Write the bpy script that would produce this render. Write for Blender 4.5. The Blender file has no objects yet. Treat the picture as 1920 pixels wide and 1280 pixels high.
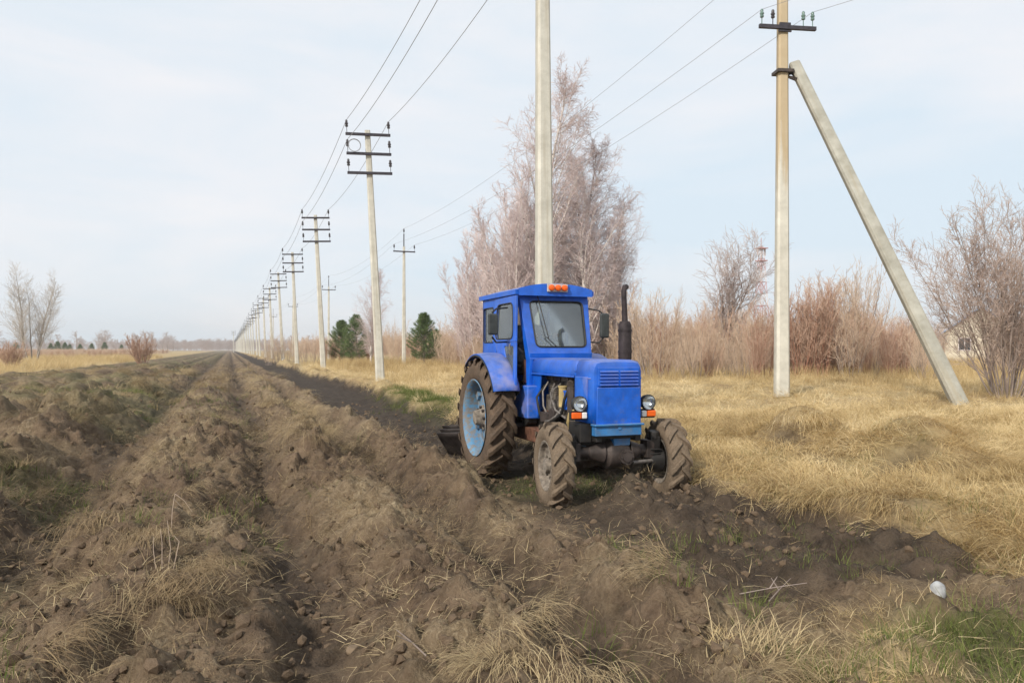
import bpy, bmesh, math, random
import numpy as np
from mathutils import Vector, Matrix, Euler
R = math.radians
random.seed(7)
SC = bpy.context.scene
COL = SC.collection

# ------------------------------------------------------------------ camera, sky, sun, exposure
CAM_H, FPX, YAW, VH = 1.7, 1440.0, R(20.2), 655.0
SN, CS = math.sin(YAW), math.cos(YAW)
cam_d = bpy.data.cameras.new('camera'); cam = bpy.data.objects.new('camera', cam_d); COL.objects.link(cam)
cam.location = (0, 0, CAM_H)
cam.rotation_euler = (R(90) + math.atan((VH - 640) / FPX), 0, -YAW)
cam_d.sensor_width = 36; cam_d.lens = 36 * FPX / 1920
cam_d.clip_start = 0.05; cam_d.clip_end = 9000
SC.camera = cam

SUN_EL, SUN_AZ = R(33), R(234)      # azimuth measured from +Y towards +X: behind the camera, a little to the left
world = bpy.data.worlds.new('World'); SC.world = world; world.use_nodes = True
def build_world():
    nt = world.node_tree; nt.nodes.clear(); N = nt.nodes.new; L = nt.links.new
    out = N('ShaderNodeOutputWorld'); bg = N('ShaderNodeBackground'); bg.inputs['Strength'].default_value = 0.1
    sky = N('ShaderNodeTexSky'); sky.sky_type = 'NISHITA'; sky.sun_disc = False
    sky.sun_elevation = SUN_EL; sky.sun_rotation = SUN_AZ
    sky.air_density = 1.0; sky.dust_density = 1.5; sky.ozone_density = 1.5
    tc = N('ShaderNodeTexCoord')
    mp = N('ShaderNodeMapping'); mp.inputs['Scale'].default_value = (1.0, 1.0, 4.2); mp.inputs['Location'].default_value = (0.35, 0.1, 0.2)
    L(tc.outputs['Generated'], mp.inputs['Vector'])
    n1 = N('ShaderNodeTexNoise'); n1.inputs['Scale'].default_value = 1.9; n1.inputs['Detail'].default_value = 5; n1.inputs['Roughness'].default_value = 0.55; n1.inputs['Distortion'].default_value = .4
    L(mp.outputs['Vector'], n1.inputs['Vector'])
    r1 = N('ShaderNodeValToRGB'); L(n1.outputs['Fac'], r1.inputs['Fac'])
    e = r1.color_ramp.elements
    e[0].position = 0.34; e[0].color = (5.85, 6.7, 7.4, 1)
    e[1].position = 0.64; e[1].color = (7.35, 7.35, 7.55, 1)
    mix = N('ShaderNodeMix'); mix.data_type = 'RGBA'; mix.inputs['Factor'].default_value = 0.93
    L(sky.outputs['Color'], mix.inputs['A']); L(r1.outputs['Color'], mix.inputs['B'])
    L(mix.outputs['Result'], bg.inputs['Color']); L(bg.outputs['Background'], out.inputs['Surface'])
build_world()
sd = bpy.data.lights.new('sun', 'SUN'); sun = bpy.data.objects.new('sun', sd); COL.objects.link(sun)
sd.energy = 3.2; sd.angle = R(5); sd.color = (1.0, 0.93, 0.82)
sdir = Vector((math.sin(SUN_AZ) * math.cos(SUN_EL), math.cos(SUN_AZ) * math.cos(SUN_EL), math.sin(SUN_EL)))
sun.rotation_euler = sdir.to_track_quat('Z', 'Y').to_euler()
vs = SC.view_settings; vs.view_transform = 'Standard'; vs.look = 'None'; vs.gamma = 1; vs.exposure = 0.38; vs.use_curve_mapping = False
SC.render.film_transparent = False
try:
    SC.cycles.max_bounces = 6; SC.cycles.transparent_max_bounces = 12
except Exception: pass

# ------------------------------------------------------------------ helpers
def tag(o, label=None, cat=None, group=None, kind=None):
    if label: o['label'] = label
    if cat: o['category'] = cat
    if group: o['group'] = group
    if kind: o['kind'] = kind
    return o

def at(u, t):
    """world x, y at depth t in front of the camera under picture column u (1920 wide)"""
    a = (u - 960) / FPX
    return t * (SN + a * CS), t * (CS - a * SN)

class MB:
    def __init__(s): s.v = []; s.f = []; s.m = []; s.cur = 0
    def add(s, vs, fs):
        b = len(s.v); s.v.extend([tuple(p) for p in vs])
        for q in fs: s.f.append(tuple(i + b for i in q)); s.m.append(s.cur)
        return s
    def box(s, c, d, rot=None, taper=(1, 1)):
        M = (Euler(rot).to_matrix() if rot else Matrix.Identity(3)); c = Vector(c); out = []
        for z in (-.5, .5):
            k = (1, 1) if z < 0 else taper
            for x, y in ((-.5, -.5), (.5, -.5), (.5, .5), (-.5, .5)):
                out.append(c + M @ Vector((x * d[0] * k[0], y * d[1] * k[1], z * d[2])))
        return s.add(out, [(3, 2, 1, 0), (4, 5, 6, 7), (0, 1, 5, 4), (1, 2, 6, 5), (2, 3, 7, 6), (3, 0, 4, 7)])
    def tube(s, pts, r, n=8, caps=True):
        pts = [Vector(p) for p in pts]; rr = r if isinstance(r, (list, tuple)) else [r] * len(pts)
        base = []; up = None
        for i, p in enumerate(pts):
            d = (pts[min(i + 1, len(pts) - 1)] - pts[max(i - 1, 0)]).normalized()
            if up is None:
                up = Vector((0, 0, 1)) if abs(d.z) < .9 else Vector((1, 0, 0))
            a = d.cross(up).normalized(); b = a.cross(d).normalized(); up = b
            for k in range(n):
                w = 2 * math.pi * k / n
                base.append(p + (a * math.cos(w) + b * math.sin(w)) * rr[i])
        fs = []
        for i in range(len(pts) - 1):
            for k in range(n):
                fs.append((i * n + k, i * n + (k + 1) % n, (i + 1) * n + (k + 1) % n, (i + 1) * n + k))
        if caps: fs.append(tuple(range(n))[::-1]); fs.append(tuple(range((len(pts) - 1) * n, len(pts) * n)))
        return s.add(base, fs)
    def cyl(s, p0, p1, r0, r1=None, n=16, caps=True): return s.tube([p0, p1], [r0, r0 if r1 is None else r1], n, caps)
    def lathe(s, prof, c, axis='X', n=40, closed=False):
        """prof: list of (radius, offset along axis)"""
        vs = []; m = len(prof); c = Vector(c)
        for k in range(n):
            w = 2 * math.pi * k / n; cw, sw = math.cos(w), math.sin(w)
            for r, o in prof:
                p = {'X': (o, r * cw, r * sw), 'Y': (r * cw, o, r * sw), 'Z': (r * cw, r * sw, o)}[axis]
                vs.append(c + Vector(p))
        fs = []
        for k in range(n):
            k2 = (k + 1) % n
            for i in range(m if closed else m - 1):
                j = (i + 1) % m
                fs.append((k * m + i, k * m + j, k2 * m + j, k2 * m + i))
        return s.add(vs, fs)
    def ring(s, outer, inner, th, nrm):
        """frame between two matched 3d loops, thickness th along nrm"""
        n = len(outer); d = Vector(nrm).normalized() * th
        vs = [Vector(p) for p in outer] + [Vector(p) for p in inner] + [Vector(p) + d for p in outer] + [Vector(p) + d for p in inner]
        fs = []
        for i in range(n):
            j = (i + 1) % n
            fs += [(i, j, n + j, n + i), (2 * n + j, 2 * n + i, 3 * n + i, 3 * n + j), (j, i, 2 * n + i, 2 * n + j), (n + i, n + j, 3 * n + j, 3 * n + i)]
        return s.add(vs, fs)
    def plate(s, poly, th, nrm):
        n = len(poly); d = Vector(nrm).normalized() * th
        vs = [Vector(p) for p in poly] + [Vector(p) + d for p in poly]
        fs = [tuple(range(n))[::-1], tuple(range(n, 2 * n))] + [(i, (i + 1) % n, n + (i + 1) % n, n + i) for i in range(n)]
        return s.add(vs, fs)
    def mesh(s, name):
        bm = bmesh.new(); vv = [bm.verts.new(p) for p in s.v]
        for q, mi in zip(s.f, s.m):
            q2 = []
            for i in q:
                if not q2 or vv[i] is not q2[-1]: q2.append(vv[i])
            try: fc = bm.faces.new(q2); fc.material_index = mi
            except Exception: pass
        bmesh.ops.remove_doubles(bm, verts=bm.verts, dist=1e-5)
        bmesh.ops.recalc_face_normals(bm, faces=bm.faces)
        me = bpy.data.meshes.new(name); bm.to_mesh(me); bm.free(); return me

def obj(name, mb, mat, parent=None, smooth=True, bevel=0, seg=2, loc=None, rot=None):
    me = mb.mesh(name) if isinstance(mb, MB) else mb
    for m in (mat if isinstance(mat, (list, tuple)) else [mat]):
        if len(me.materials) < 12 and m.name not in [q.name for q in me.materials if q]: me.materials.append(m)
    if smooth:
        me.shade_smooth(); me.set_sharp_from_angle(angle=R(38))
    o = bpy.data.objects.new(name, me); COL.objects.link(o)
    if parent: o.parent = parent
    if loc: o.location = loc
    if rot: o.rotation_euler = rot
    if bevel:
        b = o.modifiers.new('bevel', 'BEVEL'); b.width = bevel; b.segments = seg; b.limit_method = 'ANGLE'; b.angle_limit = R(35); b.harden_normals = True
    return o

def empty(name, loc, rot=(0, 0, 0)):
    o = bpy.data.objects.new(name, None); o.empty_display_size = .2; COL.objects.link(o); o.location = loc; o.rotation_euler = rot; return o

def copy_tree(o, parent=None):
    c = o.copy(); COL.objects.link(c)
    if parent: c.parent = parent
    for ch in list(o.children): copy_tree(ch, c)
    return c

def rounded(poly, r, k=4):
    """inner 3d loop with rounded corners + matching outer index: returns list of (corner index, point)"""
    n = len(poly); out = []
    for i in range(n):
        p = Vector(poly[i]); a = (Vector(poly[i - 1]) - p); b = (Vector(poly[(i + 1) % n]) - p)
        ra = min(r, a.length * .45, b.length * .45)
        s, e = p + a.normalized() * ra, p + b.normalized() * ra
        for j in range(k + 1):
            t = j / k
            out.append((i, (1 - t) ** 2 * s + 2 * t * (1 - t) * p + t * t * e))
    return out

# ------------------------------------------------------------------ numpy value noise
def _hash(ix, iy, seed):
    h = (ix.astype(np.int64) * 374761393 + iy.astype(np.int64) * 668265263 + seed * 1442695041) & 0x7fffffff
    h = ((h ^ (h >> 13)) * 1274126177) & 0x7fffffff
    return ((h ^ (h >> 16)) & 0xffff) / 65535.0
def vnoise(x, y, seed=0):
    ix, iy = np.floor(x), np.floor(y); fx, fy = x - ix, y - iy
    fx = fx * fx * fx * (fx * (fx * 6 - 15) + 10); fy = fy * fy * fy * (fy * (fy * 6 - 15) + 10)
    a, b, c, d = _hash(ix, iy, seed), _hash(ix + 1, iy, seed), _hash(ix, iy + 1, seed), _hash(ix + 1, iy + 1, seed)
    return (a * (1 - fx) + b * fx) * (1 - fy) + (c * (1 - fx) + d * fx) * fy - .5
def fbm(x, y, seed=0, oct=4, gain=.5):
    s = 0; a = 1.0
    for i in range(oct):
        s = s + a * vnoise(x * 2 ** i + 17.3 * i, y * 2 ** i + 9.1 * i, seed + i); a *= gain
    return s
def cells(x, y, seed=0):
    """distance to the nearest jittered cell centre and that cell's own random number"""
    ix, iy = np.floor(x), np.floor(y); best = np.full(np.shape(x), 9.0); rid = np.zeros(np.shape(x))
    for ox in (-1, 0, 1):
        for oy in (-1, 0, 1):
            cx, cy = ix + ox, iy + oy; px = cx + .5 + .8 * (_hash(cx, cy, seed) - .5); py = cy + .5 + .8 * (_hash(cx, cy, seed + 1) - .5)
            d = (x - px) ** 2 + (y - py) ** 2; k = d < best; best = np.where(k, d, best); rid = np.where(k, _hash(cx, cy, seed + 2), rid)
    return np.sqrt(best), rid
def clods_h(x, y, size, seed):
    f, r = cells(x / size + .25 * vnoise(x * 3 / size, y * 3 / size, seed + 7), y / size, seed)
    return np.maximum(0, 1 - (f / (.35 + .35 * r)) ** 2) ** .6 * (r > .35) * (.4 + .6 * r)
def ridge_profile(wob):
    rid = bump(wob, -.65, .5) + bump(wob, 1.12, .42) + bump(wob, 2.4, .35) + bump(wob, -3, .7) + bump(wob, -5.2, .9) + bump(wob, -7.6, .9) + bump(wob, -9.8, .8)
    hol = bump(wob, .38, .25) + bump(wob, -1.72, .38) + bump(wob, 1.8, .2) + bump(wob, -4.1, .35) + bump(wob, -6.4, .35) + bump(wob, -8.7, .35)
    return np.clip(rid, 0, 1), np.clip(hol, 0, 1)
def wobble(x, y): return x + .35 * vnoise(y * .22, x * 0 + .5, 11) + .16 * vnoise(y * .9, x * .3, 12)
def sstep(a, b, x):
    t = np.clip((x - a) / (b - a), 0, 1); return t * t * (3 - 2 * t)
def bump(x, c, w): return np.exp(-((x - c) / w) ** 2)

def field_edge_right(y):     # where the ploughed strip meets the dry meadow
    return 5.0 + .35 * np.sin(y * .21 + 1) + .9 * vnoise(y * .45, y * 0 + 3.3, 5) - 1.3 * sstep(4.3, 2.0, y)

# shade painted as dark, shallow hollows at the foot of the meadow mounds: x, y, half sizes, depth
SHADE_HOLLOWS = ((7.15, 8.6, .34, .5, .04), (7.35, 6.75, .5, .3, .05), (4.7, 4.5, .9, .4, .1), (7.9, 6.2, .5, .3, .05), (7.6, 11.2, .5, .7, .05), (6.2, 9.8, .3, .5, .04), (5.6, 5.6, .3, .6, .08), (6.8, 7.6, .25, .3, .04))
def hollow_shade(x, y): return np.clip(sum(bump(x, h[0], h[2] * .85) * bump(y, h[1], h[3] * .85) for h in SHADE_HOLLOWS), 0, 1)  # mask of the mound shade put into the ground colour
def terrain(x, y):
    x = np.asarray(x, float); y = np.asarray(y, float)
    d = np.hypot(x, y)
    wob = x + .35 * vnoise(y * .22, x * 0 + .5, 11) + .16 * vnoise(y * .9, x * .3, 12)
    er = field_edge_right(y)
    # turned sod ridges and hollows that run along the strip
    z = .17 * bump(wob, -.65, .55) + .16 * bump(wob, 1.12, .42) + .15 * bump(wob, 2.2, .32) + .16 * bump(wob, -3.0, .7) + .2 * bump(wob, -5.2, .9) + .16 * bump(wob, -7.6, .9) + .16 * bump(wob, -9.8, .8)
    brk = .55 + .9 * vnoise(y * .35, x * 0 + 7.7, 15)
    z = z - .22 * bump(wob + .12 * vnoise(y * .7, x * 0, 16), .38, .26) * np.clip(brk, .15, 1) * (1 - .55 * sstep(12, 40, y)) - .16 * bump(wob, -1.72, .42) * (1 - .6 * sstep(18, 45, y)) - .12 * bump(wob, 1.8, .24) - .1 * bump(wob, -4.2, .4)
    z = z * 1.2 - .16 * bump(wob, -6.4, .35) - .14 * bump(wob, -8.7, .35)
    rid, hol = ridge_profile(wob)
    rough = (.12 * fbm(x * .8, y * .38, 21, 3) + .15 * fbm(x * 2.0, y * .9, 22, 3) + .085 * fbm(x * 6, y * 4.5, 25, 3, .6) + .03 * fbm(x * 15, y * 13, 29, 2) * sstep(16, 8, d))
    clod = np.maximum(0, fbm(x * 2.6, y * 1.5, 31, 2)) * .14
    clod = clod + .13 * sstep(.02, .16, fbm(x * 1.35 + .5 * y, y * .75, 33, 3)) * (.4 + .6 * sstep(-.1, .3, vnoise(x * .6, y * .3, 35)))
    nearc = sstep(34, 12, d)
    cl = (.13 * clods_h(x, y * .8, .42, 301) + .065 * clods_h(x, y, .19, 311) + .03 * clods_h(x, y, .1, 321)) * nearc
    hum = (.3 * clods_h(x + .4 * y, y * .55, 1.5, 331) * sstep(-1.2, -3.0, x) + .2 * clods_h(x - .3 * y, y * .55, 1.1, 341)) * sstep(6, 13, y) * (1 - sstep(70, 120, d)) * (1 - .6 * hol)
    clod = clod * .8 + hum + cl * (1 - .75 * hol)
    near = .6 + .4 * sstep(90, 14, d)
    # trench the tractor is cutting: floor from x 2.9 to 4.8
    tr = sstep(2.5, 2.95, wob) * (1 - sstep(er - .45, er + .1, x)) * sstep(10.4, 11.6, y)
    fieldm = sstep(-12.5, -11.2, x + .8 * vnoise(y * .15, y * 0, 9)) * (1 - sstep(er - .2, er + .25, x))
    floor_ = -.1 + .05 * fbm(x * 3, y * 2, 41, 3) + .6 * cl
    z = z + (rough + clod) * near
    z = z * (1 - tr) + floor_ * tr
    # wheel strip under and before the tractor
    st = sstep(2.7, 2.95, x) * (1 - sstep(4.95, 5.25, x)) * sstep(7.0, 7.5, y) * (1 - sstep(10.9, 11.6, y))
    z = z * (1 - st) + (-.03 + .05 * fbm(x * 3, y * 3, 43, 3) + .45 * cl) * st
    ap = sstep(2.35, 2.75, x) * (1 - sstep(3.6, 3.8, x)) * sstep(5.3, 6.2, y) * (1 - sstep(8.2, 8.8, y)); z = z * (1 - .85 * ap) + (.02 + .3 * cl) * .85 * ap
    fr = sstep(2.9, 3.3, x) * (1 - sstep(er - .5, er, x)) * (1 - sstep(7.0, 7.4, y)) * sstep(3.2, 4.6, y)
    z = z + fr * (-.02) 
    z = z + .22 * bump(x, 3.95, .42) * bump(y, 7.0, .55) + .14 * bump(x, 4.7, .4) * bump(y, 6.5, .7)
    for wx, wy, s in ((3.27, 7.62, .25), (4.72, 7.62, .25), (3.24, 9.84, .36), (4.76, 9.84, .36)):
        w = bump(x, wx, s) * bump(y, wy, s * 1.2); z = z * (1 - w) + .03 * w
    # meadow to the right: a bank up and a slow rise, mounds of old turf
    mz = .27 + .1 * sstep(6, 20, x) + .3 * sstep(30, 90, x * .6 + y * .4) * sstep(8, 16, x) + .1 * fbm(x * .7, y * .7, 51, 3) + .05 * fbm(x * 3, y * 3, 55, 3)
    mz = mz + .62 * bump(x, 7.75, .65) * bump(y, 8.9, .7) + .6 * bump(x, 8.0, .8) * bump(y, 7.3, .6) + .2 * bump(x, 6.4, .5) * bump(y, 9.9, .6)
    for hx, hy, ha, hb, hd in SHADE_HOLLOWS: mz = mz - hd * bump(x, hx, ha) * bump(y, hy, hb)
    mz = mz + .26 * bump(x, er + .42, .34) * np.clip(.5 + 1.6 * vnoise(y * .75, x * 0 + 2.2, 57), 0, 1.2) * sstep(3.5, 5.5, y)
    mz = mz - .1 * bump(x, 5.0, .8) * bump(y, 4.6, .7) - .25 * sstep(5.5, 2.5, y) * sstep(8, 4, x)
    ml = .1 + .12 * fbm(x * .12, y * .1, 61, 3) * sstep(-11, -30, x) + .05 * fbm(x, y, 63, 3)
    rm = sstep(er - .16, er + .12, x)
    lm = 1 - sstep(-12.8, -11.2, x + .8 * vnoise(y * .15, y * 0, 9))
    z = z * (1 - rm) + mz * rm
    z = z * (1 - lm) + ml * lm
    far = sstep(120, 500, d)
    return z * (1 - far) + .2 * far

def gz(x, y): return float(terrain(np.array([x]), np.array([y]))[0])

# ------------------------------------------------------------------ node material helpers
class NT:
    def __init__(s, name):
        s.mat = bpy.data.materials.new(name); s.mat.use_nodes = True; s.t = s.mat.node_tree
        s.b = s.t.nodes['Principled BSDF']; s.out = s.t.nodes['Material Output']
        s.tc = None
    def n(s, typ, **kw):
        q = s.t.nodes.new(typ)
        for k, v in kw.items(): setattr(q, k, v)
        return q
    def l(s, a, b): s.t.links.new(a, b)
    def coord(s, kind='Object'):
        if s.tc is None: s.tc = s.n('ShaderNodeTexCoord')
        return s.tc.outputs[kind]
    def noise(s, scale, detail=4, rough=.55, vec=None, dist=0):
        q = s.n('ShaderNodeTexNoise'); q.inputs['Scale'].default_value = scale; q.inputs['Detail'].default_value = detail
        q.inputs['Roughness'].default_value = rough; q.inputs['Distortion'].default_value = dist
        s.l(vec if vec is not None else s.coord(), q.inputs['Vector']); return q.outputs['Fac']
    def ramp(s, fac, stops, interp='LINEAR'):
        q = s.n('ShaderNodeValToRGB'); s.l(fac, q.inputs['Fac']); e = q.color_ramp.elements; q.color_ramp.interpolation = interp
        while len(e) < len(stops): e.new(.5)
        for el, (p, c) in zip(e, stops): el.position = p; el.color = (*c, 1) if len(c) == 3 else c
        return q.outputs['Color']
    def mix(s, f, a, b, mode='MIX'):
        q = s.n('ShaderNodeMix', data_type='RGBA', blend_type=mode)
        for k, v in (('Factor', f), ('A', a), ('B', b)):
            if isinstance(v, (int, float)): q.inputs[k].default_value = v
            elif isinstance(v, tuple): q.inputs[k].default_value = (*v, 1) if len(v) == 3 else v
            else: s.l(v, q.inputs[k])
        return q.outputs['Result']
    def math(s, op, a, b=None):
        q = s.n('ShaderNodeMath', operation=op)
        for i, v in enumerate((a, b)):
            if v is None: continue
            if isinstance(v, (int, float)): q.inputs[i].default_value = v
            else: s.l(v, q.inputs[i])
        return q.outputs[0]
    def attr(s, name, typ='GEOMETRY'):
        q = s.n('ShaderNodeAttribute', attribute_name=name, attribute_type=typ); return q
    def bump(s, h, strength=.5, dist=.02):
        q = s.n('ShaderNodeBump'); q.inputs['Strength'].default_value = strength; q.inputs['Distance'].default_value = dist
        s.l(h, q.inputs['Height']); s.l(q.outputs['Normal'], s.b.inputs['Normal'])
    def set(s, color=None, rough=None, metal=None, spec=None):
        for k, v in (('Base Color', color), ('Roughness', rough), ('Metallic', metal), ('Specular IOR Level', spec)):
            if v is None: continue
            if isinstance(v, (int, float)): s.b.inputs[k].default_value = v
            elif isinstance(v, tuple): s.b.inputs[k].default_value = (*v, 1)
            else: s.l(v, s.b.inputs[k])
        return s

def simple(name, col, var=.15, scale=12, rough=.7, metal=0, bumpd=0, dark=None, spec=.4):
    m = NT(name); f = m.noise(scale, 5, .6)
    d = dark or tuple(c * (1 - var) for c in col); h = tuple(min(1, c * (1 + var)) for c in col)
    m.set(m.ramp(f, [(.3, d), (.7, h)]), rough, metal, spec)
    if bumpd: m.bump(m.noise(scale * 4, 5, .6), .5, bumpd)
    return m.mat

# ------------------------------------------------------------------ materials
def mat_ground():
    m = NT('ground_soil_and_turf'); A = m.attr('masks'); sep = m.n('ShaderNodeSeparateColor'); m.l(A.outputs['Color'], sep.inputs[0])
    soilm, fresh_shade_m, greenm = sep.outputs; strawm = A.outputs['Alpha']
    big = m.noise(.7, 4, .6); mid = m.noise(5, 6, .65); fine = m.noise(38, 5, .7); fib = m.noise(16, 6, .7, dist=1.5)
    soil = m.ramp(mid, [(.28, (.045, .03, .02)), (.5, (.135, .092, .061)), (.75, (.25, .178, .118))])
    soil = m.mix(m.math('MULTIPLY', m.ramp(fine, [(.45, (0, 0, 0)), (.75, (1, 1, 1))]), .45), soil, (.22, .165, .115))
    straw = m.ramp(fib, [(.3, (.11, .078, .048)), (.5, (.27, .205, .125)), (.68, (.5, .4, .26))])
    sm = m.ramp(m.noise(1.7, 5, .65, dist=.4), [(.42, (0, 0, 0)), (.62, (1, 1, 1))])
    soil = m.mix(m.math('MULTIPLY', m.math('ADD', m.math('MULTIPLY', sm, .35), m.math('MULTIPLY', strawm, .65)), .9), soil, straw)
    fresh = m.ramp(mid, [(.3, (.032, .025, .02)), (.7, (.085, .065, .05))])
    soil = m.mix(fresh_shade_m, soil, fresh)  # mask holds fresh furrow soil and painted shade together
    gr = m.ramp(mid, [(.25, (.27, .19, .095)), (.5, (.42, .32, .17)), (.78, (.56, .45, .26))])
    gr = m.mix(m.math('MULTIPLY', m.ramp(big, [(.4, (0, 0, 0)), (.7, (1, 1, 1))]), .5), gr, (.27, .165, .095))
    col = m.mix(soilm, gr, soil)
    col = m.mix(m.math('MULTIPLY', greenm, .75), col, m.ramp(mid, [(.3, (.045, .06, .018)), (.7, (.12, .14, .045))]))
    m.set(col, .95, 0, .15)
    h = m.math('ADD', m.math('MULTIPLY', mid, 1.0), m.math('MULTIPLY', fine, .5))
    m.bump(h, 1.0, .07)
    return m.mat

def mat_grass(name, stops, rough=.8, transl=.25):
    m = NT(name); t = m.attr('tint', 'INSTANCER').outputs['Fac']; b = m.attr('blade').outputs['Fac']
    f = m.math('ADD', m.math('MULTIPLY', t, .6), m.math('MULTIPLY', b, .4))
    c = m.ramp(f, stops); m.set(c, rough, 0, .2)
    tr = m.n('ShaderNodeBsdfTranslucent'); m.l(c, tr.inputs['Color'])
    mx = m.n('ShaderNodeMixShader'); mx.inputs[0].default_value = transl
    m.l(m.b.outputs[0], mx.inputs[1]); m.l(tr.outputs[0], mx.inputs[2]); m.l(mx.outputs[0], m.out.inputs['Surface'])
    return m.mat

M = {}
M['ground'] = mat_ground()
M['straw'] = mat_grass('dry_straw', [(0, (.13, .088, .05)), (.4, (.3, .215, .12)), (.75, (.52, .41, .235)), (1, (.7, .58, .36))])
M['meadow'] = mat_grass('dry_meadow_grass', [(0, (.18, .115, .055)), (.25, (.36, .245, .115)), (.45, (.55, .41, .2)), (.7, (.74, .585, .33)), (1, (.86, .73, .48))], transl=.3)
M['green'] = mat_grass('young_green_grass', [(0, (.06, .075, .02)), (.5, (.12, .15, .04)), (1, (.24, .25, .08))])
M['clod'] = simple('soil_clod', (.14, .1, .068), .4, 9, .95, 0, .01, spec=.1)

def mat_concrete():
    m = NT('pale_concrete'); f = m.noise(3, 6, .6); g = m.noise(40, 4, .7)
    c = m.ramp(f, [(.3, (.46, .445, .39)), (.7, (.63, .61, .54))])
    c = m.mix(m.math('MULTIPLY', m.ramp(g, [(.5, (0, 0, 0)), (.75, (1, 1, 1))]), .3), c, (.3, .27, .2))
    mp = m.n('ShaderNodeMapping'); mp.inputs['Scale'].default_value = (6, 6, .25); m.l(m.coord(), mp.inputs['Vector'])
    s = m.noise(1.5, 5, .6, mp.outputs['Vector'])
    c = m.mix(m.math('MULTIPLY', m.ramp(s, [(.5, (0, 0, 0)), (.72, (1, 1, 1))]), .45), c, (.3, .24, .15))
    m.set(c, .9, 0, .25); m.bump(g, .4, .004); return m.mat
M['concrete'] = mat_concrete()
def mat_concrete_rust():
    m = NT('stained_concrete'); f = m.noise(3, 6, .6)
    c = m.ramp(f, [(.3, (.46, .445, .39)), (.7, (.63, .61, .54))])
    sx = m.n('ShaderNodeSeparateXYZ'); m.l(m.coord(), sx.inputs[0])
    mp = m.n('ShaderNodeMapping'); mp.inputs['Scale'].default_value = (5, 5, .3); m.l(m.coord(), mp.inputs['Vector'])
    s = m.noise(1.6, 5, .6, mp.outputs['Vector'])
    hgt = m.math('MULTIPLY', m.math('SUBTRACT', sx.outputs['Z'], 4.5), .15)
    k = m.math('MULTIPLY', m.ramp(m.math('ADD', s, m.math('MINIMUM', hgt, .9)), [(.75, (0, 0, 0)), (1.0, (1, 1, 1))]), .75)
    c = m.mix(k, c, (.42, .31, .17)); m.set(c, .9, 0, .25); m.bump(m.noise(40, 4, .7), .4, .004); return m.mat
M['concrete_rust'] = mat_concrete_rust()
def _dark():
    c = M['concrete'].copy(); c.name = 'weathered_grey_concrete'
    for n in c.node_tree.nodes:
        if n.type == 'VALTORGB' and n.color_ramp.elements[0].color[0] > .4:
            n.color_ramp.elements[0].color = (.27, .26, .22, 1); n.color_ramp.elements[1].color = (.42, .41, .36, 1)
    return c
M['concrete_dark'] = _dark()
M['arm'] = simple('dark_steel', (.055, .05, .06), .3, 8, .6, .4)
M['insul'] = simple('dark_porcelain', (.05, .045, .05), .2, 8, .25, 0)
M['insul_green'] = simple('green_glass_insulator', (.13, .2, .18), .3, 10, .15, 0)
M['wire'] = simple('aluminium_wire', (.3, .3, .31), .1, 2, .5, .3)
M['wire_far'] = M['wire']

def mat_blue(name, base, faded, fade_amt, rough=.38):
    m = NT(name); f = m.noise(2.6, 5, .6); g = m.noise(30, 5, .65); b2 = m.noise(7, 5, .6)
    c = m.ramp(b2, [(.3, tuple(q * .72 for q in base)), (.7, tuple(min(1, q * 1.18) for q in base))])
    c = m.mix(m.math('MULTIPLY', m.ramp(f, [(.5, (0, 0, 0)), (.72, (1, 1, 1))]), fade_amt), c, faded)
    c = m.mix(m.math('MULTIPLY', m.ramp(g, [(.6, (0, 0, 0)), (.72, (1, 1, 1))]), .4), c, (.1, .09, .1))
    sx = m.n('ShaderNodeSeparateXYZ'); m.l(m.coord(), sx.inputs[0])     # splashed mud, thicker towards the wheels
    md = m.math('ADD', m.noise(11, 6, .7), m.math('MULTIPLY', m.math('SUBTRACT', 1.35, sx.outputs['Z']), .22))
    c = m.mix(m.math('MULTIPLY', m.ramp(md, [(.62, (0, 0, 0)), (.8, (1, 1, 1))]), .55), c, (.13, .13, .16))
    ge = m.n('ShaderNodeNewGeometry'); sn = m.n('ShaderNodeSeparateXYZ'); m.l(ge.outputs['Normal'], sn.inputs[0])     # dust lying on upward faces
    du = m.math('MULTIPLY', m.math('MAXIMUM', sn.outputs['Z'], 0), m.ramp(m.noise(5, 6, .7), [(.35, (.12, .12, .12)), (.7, (.5, .5, .5))])); c = m.mix(du, c, (.34, .31, .28))
    ru = m.ramp(m.noise(17, 6, .75), [(.68, (0, 0, 0)), (.74, (1, 1, 1))]); c = m.mix(m.math('MULTIPLY', ru, .7), c, (.09, .045, .03))     # chips with rust
    m.set(c, m.math('ADD', rough - .1, m.math('MULTIPLY', b2, .25)), 0, .45); m.bump(m.noise(7, 4, .55), .25, .014); return m.mat
M['blue'] = mat_blue('brushed_blue_paint', (.004, .1, .54), (.05, .17, .58), .4, .42)
M['blue_fade'] = mat_blue('faded_blue_paint', (.012, .12, .56), (.27, .26, .46), .8, .52)
M['blue_pale'] = mat_blue('worn_pale_blue_paint', (.03, .17, .42), (.16, .19, .2), .6, .6)
def mat_rim():
    m = NT('dusty_light_blue_rim'); f = m.noise(4, 5, .65); g = m.noise(14, 5, .65)
    c = m.ramp(f, [(.3, (.05, .18, .36)), (.7, (.14, .28, .42))])
    c = m.mix(m.math('MULTIPLY', m.ramp(g, [(.42, (0, 0, 0)), (.58, (1, 1, 1))]), .9), c, (.2, .175, .145))
    m.set(c, .7, 0, .3); return m.mat
M['rim'] = mat_rim()
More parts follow.
